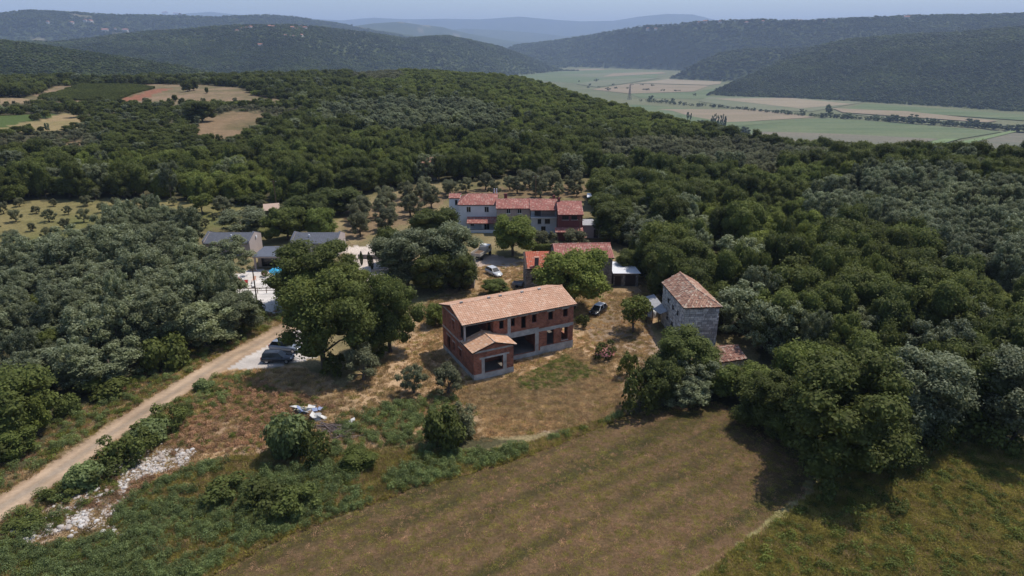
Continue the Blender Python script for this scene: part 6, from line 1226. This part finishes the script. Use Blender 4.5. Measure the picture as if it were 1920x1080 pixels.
blk = lambda X, Y: (X > -17) & (X < 22) & (Y > 134) & (Y < 162)
grove(P_oli1, 6.0, 0.2, 2.5, 'silvery olive tree in the planted rows', 'olive trees in rows behind the hamlet', 1.2, skip=blk)
grove(P_oli0, 7.6, 0.1, 1.35, 'small young olive tree on the grass strip', 'young olives on the grass strip', .8)
# vineyard rows
c = P_vine.mean(0); Rv = 75; ang = math.atan2(*(P_vine[3] - P_vine[4])[::-1]); vp = []
for v_ in np.arange(-Rv, Rv, 2.6):
    u = np.arange(-Rv, Rv, 1.1); X = c[0] + u * math.cos(ang) - v_ * math.sin(ang); Y = c[1] + u * math.sin(ang) + v_ * math.cos(ang); m = inside(X, Y, P_vine); vp += list(zip(X[m], Y[m]))
vp = np.array(vp); n = len(vp); scatter('vineyard', np.c_[vp, height(vp[:, 0], vp[:, 1])], g.uniform(0, 6.28, n), np.c_[np.full(n, .34), np.full(n, .34), g.uniform(.45, .6, n)], np.full(n, MID['bush'][0]) + g.integers(0, 4, n), mid_col, 'dark green rows of vines on the rectangular field far left')
# valley trees
def vtree(px, py, w_, h, lb, grp, k=None):
    x, y = at(px, py, VZ)[:2]; me = far_sources[k if k is not None else rnd.randrange(5)][0]; r = empty('valley_tree', (x, y, VZ), rnd.uniform(0, 6)); r.scale = (w_ / 4.2, w_ / 4.2, h / 9.0); obj('crown', me, r); b = None; tag(r, lb, 'tree', grp); return r
for i in range(120):
    t = i / 119; px = 1205 + 740 * t + rnd.uniform(-4, 4); py = float(np.interp(px, [1200, 1220, 1385, 1535, 1660, 1830, 1960], [189, 192, 205, 220, 228, 240, 251])) + rnd.uniform(-1, 1); k = .6 + .9 * max(0, float(fbm(px, 0, 60, 3, 2))) + rnd.uniform(0, .5); vtree(px, py, 7 * k, 9 * k, 'dark tree in the long hedgerow crossing the valley floor', 'trees of the valley hedgerow')
for i, (px, py, w_, h) in enumerate([(1221, 190, 9, 17), (1245, 192, 8, 12), (1262, 193, 8, 14), (1302, 180, 6, 10), (1118, 153, 10, 13), (1105, 161, 8, 9), (1140, 170, 9, 12), (1150, 160, 8, 8), (1553, 212, 9, 20), (1556, 216, 8, 16), (1710, 226, 12, 14), (1505, 212, 9, 10), (1640, 222, 10, 9), (1590, 219, 9, 10), (1820, 236, 14, 14), (1838, 238, 14, 12)]): vtree(px, py, w_, h, 'solitary dark tree on the valley fields', 'solitary trees on the valley floor')
for i, (px, py, w_, h) in enumerate([(1289, 226, 3.5, 19), (1294, 227, 3, 17), (1336, 238, 4, 27), (1342, 240, 4, 30), (1347, 241, 4, 28), (1353, 242, 4, 31), (1358, 243, 4, 26), (1334, 242, 4, 22)]): vtree(px, py, w_, h, 'tall narrow poplar in the clump behind the plateau edge', 'poplars at the foot of the plateau')
for i in range(46):
    px = rnd.uniform(1296, 1400); py = 232 + (px - 1296) * .17 + rnd.uniform(0, 16); vtree(px, py, rnd.uniform(6, 10), rnd.uniform(9, 16), 'round dark tree in the wood below the poplars', 'trees in the wood below the poplars')
for i in range(26):
    px = rnd.uniform(1085, 1290); py = 163 + (px - 1085) * .045 - 8 * (1 if i % 3 == 0 else 0) + rnd.uniform(-1, 1)
    if i % 2: vtree(px, py, rnd.uniform(5, 9), rnd.uniform(5, 8), 'small dark tree along the ditches of the upper valley', 'small trees along the valley ditches')
# isolated trees on the dry plateau field
for px, yt, yb, wpx, lb in ((352, 150, 172, 18, 'left one of two dark trees on the dry brown field'), (364, 146, 170, 20, 'right one of two dark trees on the dry brown field'), (388, 163, 175, 8, 'small lone conical tree on the dry brown field'), (328, 177, 190, 12, 'small round bush on the near edge of the dry brown field'), (380, 188, 228, 56, 'broad dark tree at the left edge of the small brown clearing'), (148, 190, 220, 26, 'dark round tree at the end of the green crop strip')): hand('oak', px, yt, yb, wpx, 'oak_tree', lb)
# turquoise tarpaulin, old roof in the wood
x, y, z = on(58, 358); TP = thing('tarpaulin', 'turquoise tarpaulin draped over a heap in the left wood', 'tarpaulin', (x, y, z), 0.4); b = MB(); b.smooth = True; nn = 12; v = []
for i in range(nn + 1):
    for j in range(nn + 1): a_, c_ = i / nn * 2 - 1, j / nn * 2 - 1; v.append((a_ * 2.6, c_ * 1.6, max(0, 6.6 * (1 - a_ * a_ * .5) * (1 - c_ * c_ * .5) - 0.4 + .35 * float(fbm(a_ * 3, c_ * 3, 1, 4, 2)))))
b.add(v, [(i * (nn + 1) + j, (i + 1) * (nn + 1) + j, (i + 1) * (nn + 1) + j + 1, i * (nn + 1) + j + 1) for i in range(nn) for j in range(nn)]); b.build('sheet', plain('turquoise_sheet', (0.16, 0.42, 0.38), .5, .2, 1.5), TP)
T_ = small_shed(806, 338, 4.6, 4.0, 5.2, 'ruined building with collapsed orange tile roof in the wood behind the hamlet', 'tile_orange', 'stone2', .2, 1.2)
# ---------------------------------------------------------------- rocks, log pile, rubbish
def rock_mesh(seed, nm='rock'):
    q = np.random.default_rng(seed); V = ICO_V * np.array([1, q.uniform(.6, .9), q.uniform(.45, .75)]); V = V * (1 + .28 * (vn(V[:, 0] * 1.7 + 9, V[:, 1] * 1.7 + V[:, 2] * 2.1, seed)[:, None] - .5) * 2)
    for _ in range(7): n_ = q.normal(size=3); n_ /= np.linalg.norm(n_); dd = V @ n_; lim = q.uniform(.55, .8); V = V - np.clip(dd - lim, 0, None)[:, None] * n_
    return np_mesh(nm, V, ICO_F, [ROCK], nper=3)
t = NT('white_limestone_rock'); rn = t.n('ShaderNodeObjectInfo').outputs['Random']; gg = t.n('ShaderNodeNewGeometry').outputs['Position']; nn_ = t.noise(gg, 6, 5, .7)
ROCK = t.bsdf(t.scale(t.mix(rn, (0.36, 0.29, 0.235), (0.60, 0.57, 0.53)), t.ramp(nn_, .3, .7, .78, 1.15)), .9, nn_, .6, .03)
rk = [(rock_mesh(800 + i), None) for i in range(6)]; rock_col = source_collection('rock_source', rk)
def pts_in(P, n, s=1):
    q = np.random.default_rng(s); lo_, hi = P.min(0), P.max(0); X = q.uniform(lo_[0], hi[0], n * 4); Y = q.uniform(lo_[1], hi[1], n * 4); m = inside(X, Y, P); return X[m][:n], Y[m][:n]
X, Y = pts_in(P_rub, 14000, 3); dens = fbm(X, Y, 2.6, 61, 4) * 1.6 + .12; m = dens > g.uniform(-.25, .35, len(X)); X, Y = X[m], Y[m]; n = len(X); sz = .04 + .15 * g.uniform(0, 1, n) ** 2.2 * np.where(g.uniform(0, 1, n) > .93, 2.0, 1)
Pk = PP([(560, 862), (640, 850), (700, 850), (690, 875), (600, 880)]); scatter('rubble', np.c_[X, Y, height(X, Y) + sz * .2], g.uniform(0, 6.28, n), sz, g.integers(0, 6, n), rock_col, 'white limestone rubble spilled beside the dirt road')
for i in range(60):
    px, py = [(70, 985), (110, 960), (200, 915), (150, 985), (215, 1000), (300, 860), (345, 850), (45, 1005), (130, 1000), (250, 890)][i % 10]; x, y, z = on(px + rnd.uniform(-22, 22), py + rnd.uniform(-10, 8)); o = obj('boulder', rk[i % 6][0]); s = rnd.uniform(.2, .38); o.location = (x, y, z + s * .2); o.scale = (s, s, s); o.rotation_euler = (0, 0, rnd.uniform(0, 6)); tag(o, 'white limestone boulder larger than the rubble round it', 'boulder', 'boulders in the rubble strip')
X, Y = pts_in(PP([(470, 840), (500, 835), (560, 850), (540, 870), (480, 860)]), 120, 9); n = len(X)
x, y, z = on(625, 808); LP_ = thing('log_pile', 'grey heap of old poles and branches on the dry slope', 'log pile', (x, y, z), -0.5)
lg = plain('weathered_log', (0.22, 0.17, 0.15), .9, .3, 3)
for i in range(70):
    L = rnd.uniform(.8, 2.4); a = rnd.gauss(.15, .45); u, v_ = rnd.gauss(0, 1.3), rnd.gauss(0, .6); h = max(.06, .55 * math.exp(-(u / 1.8) ** 2 - (v_ / .8) ** 2) * rnd.random() + .05); r = rnd.uniform(.03, .07); b = MB(); b.tube([(u - L / 2 * math.cos(a), v_ - L / 2 * math.sin(a), h), (u + L / 2 * math.cos(a), v_ + L / 2 * math.sin(a), h + rnd.uniform(-.04, .2))], [r, r * .7], 5); b.build('log', lg, LP_)
ws = plain('white_plastic', (.62, .6, .56), .6, .15, 2); bs_ = plain('blue_plastic', (.25, .3, .45), .6, .15, 2); ys = plain('cream_board', (.6, .56, .36), .7, .15, 2)
def heap(px, py, label, n, spread, mats):
    x, y, z = on(px, py); T_ = thing('rubbish_heap', label, 'rubbish heap', (x, y, z), rnd.uniform(0, 3))
    for i in range(n):
        Mx = Matrix.Translation((rnd.gauss(0, spread), rnd.gauss(0, spread * .6), rnd.uniform(.15, .45))) @ Matrix.Rotation(rnd.uniform(0, 6), 4, 'Z') @ Matrix.Rotation(rnd.uniform(-.9, .9), 4, 'X'); w2, l2 = rnd.uniform(.15, .5), rnd.uniform(.2, .7); b = MB(); b.box(-w2, w2, -l2, l2, 0, .03, Mx); b.box(-w2 * .5, w2 * .7, -l2 * .4, l2, .032, .06, Mx); b.build('sheet', mats[i % len(mats)], T_)
heap(577, 772, 'heap of white and bluish builders rubbish above the log pile', 16, .7, [ws, bs_, ws, ys]); heap(598, 786, 'loose white boards at the upper end of the log pile', 6, .5, [ws]); heap(655, 800, 'loose white sheet at the lower right of the log pile', 3, .3, [ws])
# ---------------------------------------------------------------- tufts, weeds and brush over the open ground
def tuft_mesh(seed, mat, n=46, r=.4, h=.3, w_=.022, lean=.5, name='tuft'):
    q = np.random.default_rng(seed); a = q.uniform(0, 6.28, n); rr = r * np.sqrt(q.uniform(0, 1, n)); B = np.c_[np.cos(a) * rr, np.sin(a) * rr, np.full(n, -.02)]; hh_ = h * q.uniform(.5, 1.2, n); ln = np.c_[np.cos(a), np.sin(a)] * (lean * hh_ * q.uniform(.3, 1.2, n))[:, None] + q.normal(size=(n, 2)) * h * .25
    T = B + np.c_[ln, hh_]; Mm = B + np.c_[ln * .35, hh_ * .6]; th = q.uniform(0, 6.28, n); W = np.c_[np.cos(th), np.sin(th), 0 * th] * w_ * q.uniform(.7, 1.5, n)[:, None]
    V = np.stack([B - W, B + W, Mm + W, T, Mm - W], 1).reshape(-1, 3); me = np_mesh(name, V, np.arange(n * 5).reshape(n, 5), [mat], nper=5, attrs={'tip': ('FLOAT', np.tile([0, 0, .4, 1, .4], n))}); return me
def weed_mesh(seed, mat, r=.55, h=.8, n=260, size=.075):
    V, Q, cf, tip, C, lr = crown_arrays(seed, r, 0.0, h, 7, n, size, lob=(.35, .6), core=0); me = np_mesh('weed', V, Q, [mat], attrs={'tip': ('FLOAT', tip)}); return me
tuf = [(tuft_mesh(1 + i, STRAW), None) for i in range(3)] + [(tuft_mesh(11 + i, GRASS, 50, .42, .34), None) for i in range(3)] + [(weed_mesh(21 + i, LM['weed'], n=420, size=.05), None) for i in range(3)] + [(weed_mesh(31 + i, BROWN, .5, .45, 200, .06), None) for i in range(3)] + [(tuft_mesh(41 + i, BROWN, 40, .4, .3), None) for i in range(2)] + [(weed_mesh(51 + i, LM['bright'], .5, .5, 240, .06), None) for i in range(2)]
tc_ = source_collection('tuft_source', tuf)   # 0-2 straw, 3-5 grass, 6-8 weed, 9-11 brown clump, 12-13 brown tuft, 14-15 bright weed
hb = [H1, H2, H3, H3b, G1]
def strew(name, label, P, n, pick, smin, smax, zs=(.8, 1.2), dn=None, seed=1, avoid=True):
    X, Y = pts_in(P, n, seed); k = np.ones(len(X), bool)
    if dn is not None: k &= dn(X, Y) > g.uniform(-.5, .5, len(X))
    if avoid:
        k &= dist_line(X, Y, road_c) > 2.1
        k &= ~inside(X, Y, P_park)
        c_, s_ = math.cos(.461), math.sin(.461); dx, dy = X + 6.14, Y - 77.8; U, V = dx * c_ + dy * s_, -dx * s_ + dy * c_; k &= ~((U > -.2) & (U < 16.6) & (V > -.2) & (V < 8)) & ~((U > -.2) & (U < 5.8) & (V > -3.3) & (V < .2))
        k &= ~((X > 2) & (X < 22.5) & (Y > 107) & (Y < 118)) & ~((X > 23) & (X < 29) & (Y > 84) & (Y < 95)) & ~((X > -10.7) & (X < -6) & (Y > 109) & (Y < 115))
    X, Y = X[k], Y[k]; n = len(X); s = g.uniform(smin, smax, n); pk = np.array(pick)[g.integers(0, len(pick), n)]
    return scatter(name, np.c_[X, Y, height(X, Y)], g.uniform(0, 6.28, n), np.c_[s, s, s * g.uniform(zs[0], zs[1], n)], pk, tc_, label)
strew('meadow_grass', 'uncut green and straw coloured grass of the meadow', P_meadow, 15000, [3, 4, 5, 3, 4, 5, 0, 1, 3, 4, 5, 3, 4, 5, 12, 2, 3, 4, 15], .6, 1.2, (.6, 1.0), seed=2)
strew('stubble', 'short cut grass of the mown field', P_field, 6000, [4, 3, 13, 12, 5], .4, .8, (.15, .3), seed=3)
strew('dry_grass', 'dry yellow grass round the brick house', P_yard, 14000, [0, 1, 2, 0, 1, 2, 0, 1, 2, 3, 12], .6, 1.1, (.5, 1.0), seed=4, dn=lambda X, Y: fbm(X, Y, 5, 5, 3) + .35)
strew('brown_brush', 'brown dried brush on the slope above the rubble', P_brown, 3000, [9, 10, 11, 12, 13, 0, 1, 2, 15], 0.35, .95, seed=5, dn=lambda X, Y: np.where(inside(X, Y, P_rub), -.05 - 1.3 * fbm(X, Y, 2.6, 61, 4), .35) + .9 * fbm(X, Y, 4, 45, 3))
P_thick = PP([(-250, 1200), (-100, 1085), (0, 1030), (120, 1030), (240, 1010), (380, 985), (430, 905), (520, 880), (600, 900), (620, 950), (520, 1000), (380, 1085), (250, 1200)])
strew('bank_grass', 'yellow green and tan grass on the bank between the weeds', P_weeds, 12000, [3, 4, 5, 0, 1, 3, 4, 2, 12, 5], .6, 1.2, (.7, 1.2), seed=16, dn=lambda X, Y: .55 - fbm(X, Y, 4.5, 15, 3) - .6 * inside(X, Y, P_rub))
strew('green_weeds', 'tall green weeds covering the bank above the mown field', P_weeds, 5600, [6, 7, 8, 14, 6, 7, 8, 15], .35, .95, (.7, 1.5), seed=6, dn=lambda X, Y: fbm(X, Y, 4.5, 15, 3) * 1.8 - .05 + .45 * inside(X, Y, P_thick) - .6 * inside(X, Y, P_rub))
strew('straw_mulch', 'cut straw lying over the yard in front of the brick house', P_mulch, 5200, [0, 1, 2, 12], .7, 1.1, (.25, .45), seed=7)
strew('yard_greens', 'low green weeds in the yard by the annex', PP([(965, 712), (1060, 665), (1130, 700), (1040, 728), (980, 735)]), 900, [14, 15, 3, 4], .4, .7, (.4, .7), seed=8)
strew('slope_weeds', 'scattered green weeds on the dry slope left of the brick house', PP([(640, 770), (850, 740), (900, 820), (760, 830), (620, 860)]), 1500, [6, 14, 7, 0, 1, 2], .5, 1.0, seed=9, dn=lambda X, Y: fbm(X, Y, 4, 25, 3) + .1)
# verge of the road
rp_ = road_c; X = []; 
for i in range(len(rp_) - 1):
    n = int(np.linalg.norm(rp_[i + 1] - rp_[i]) * 60); t_ = g.uniform(0, 1, n)[:, None]; d = (rp_[i + 1] - rp_[i]) / np.linalg.norm(rp_[i + 1] - rp_[i]); nn2 = np.array([-d[1], d[0]]); o_ = g.uniform(1.85, 7.5, n) * g.choice([-1, 1], n); X.append(rp_[i] + (rp_[i + 1] - rp_[i]) * t_ + nn2 * o_[:, None])
X = np.concatenate(X); X = X[~inside(X[:, 0], X[:, 1], grown(P_park, 1.2))]; n = len(X); s = g.uniform(.5, 1.1, n); scatter('road_verge', np.c_[X, height(X[:, 0], X[:, 1])], g.uniform(0, 6.28, n), s, np.array([0, 1, 2, 12, 3, 4, 14, 6])[g.integers(0, 8, n)], tc_, 'dry and green grass along both verges of the dirt road')
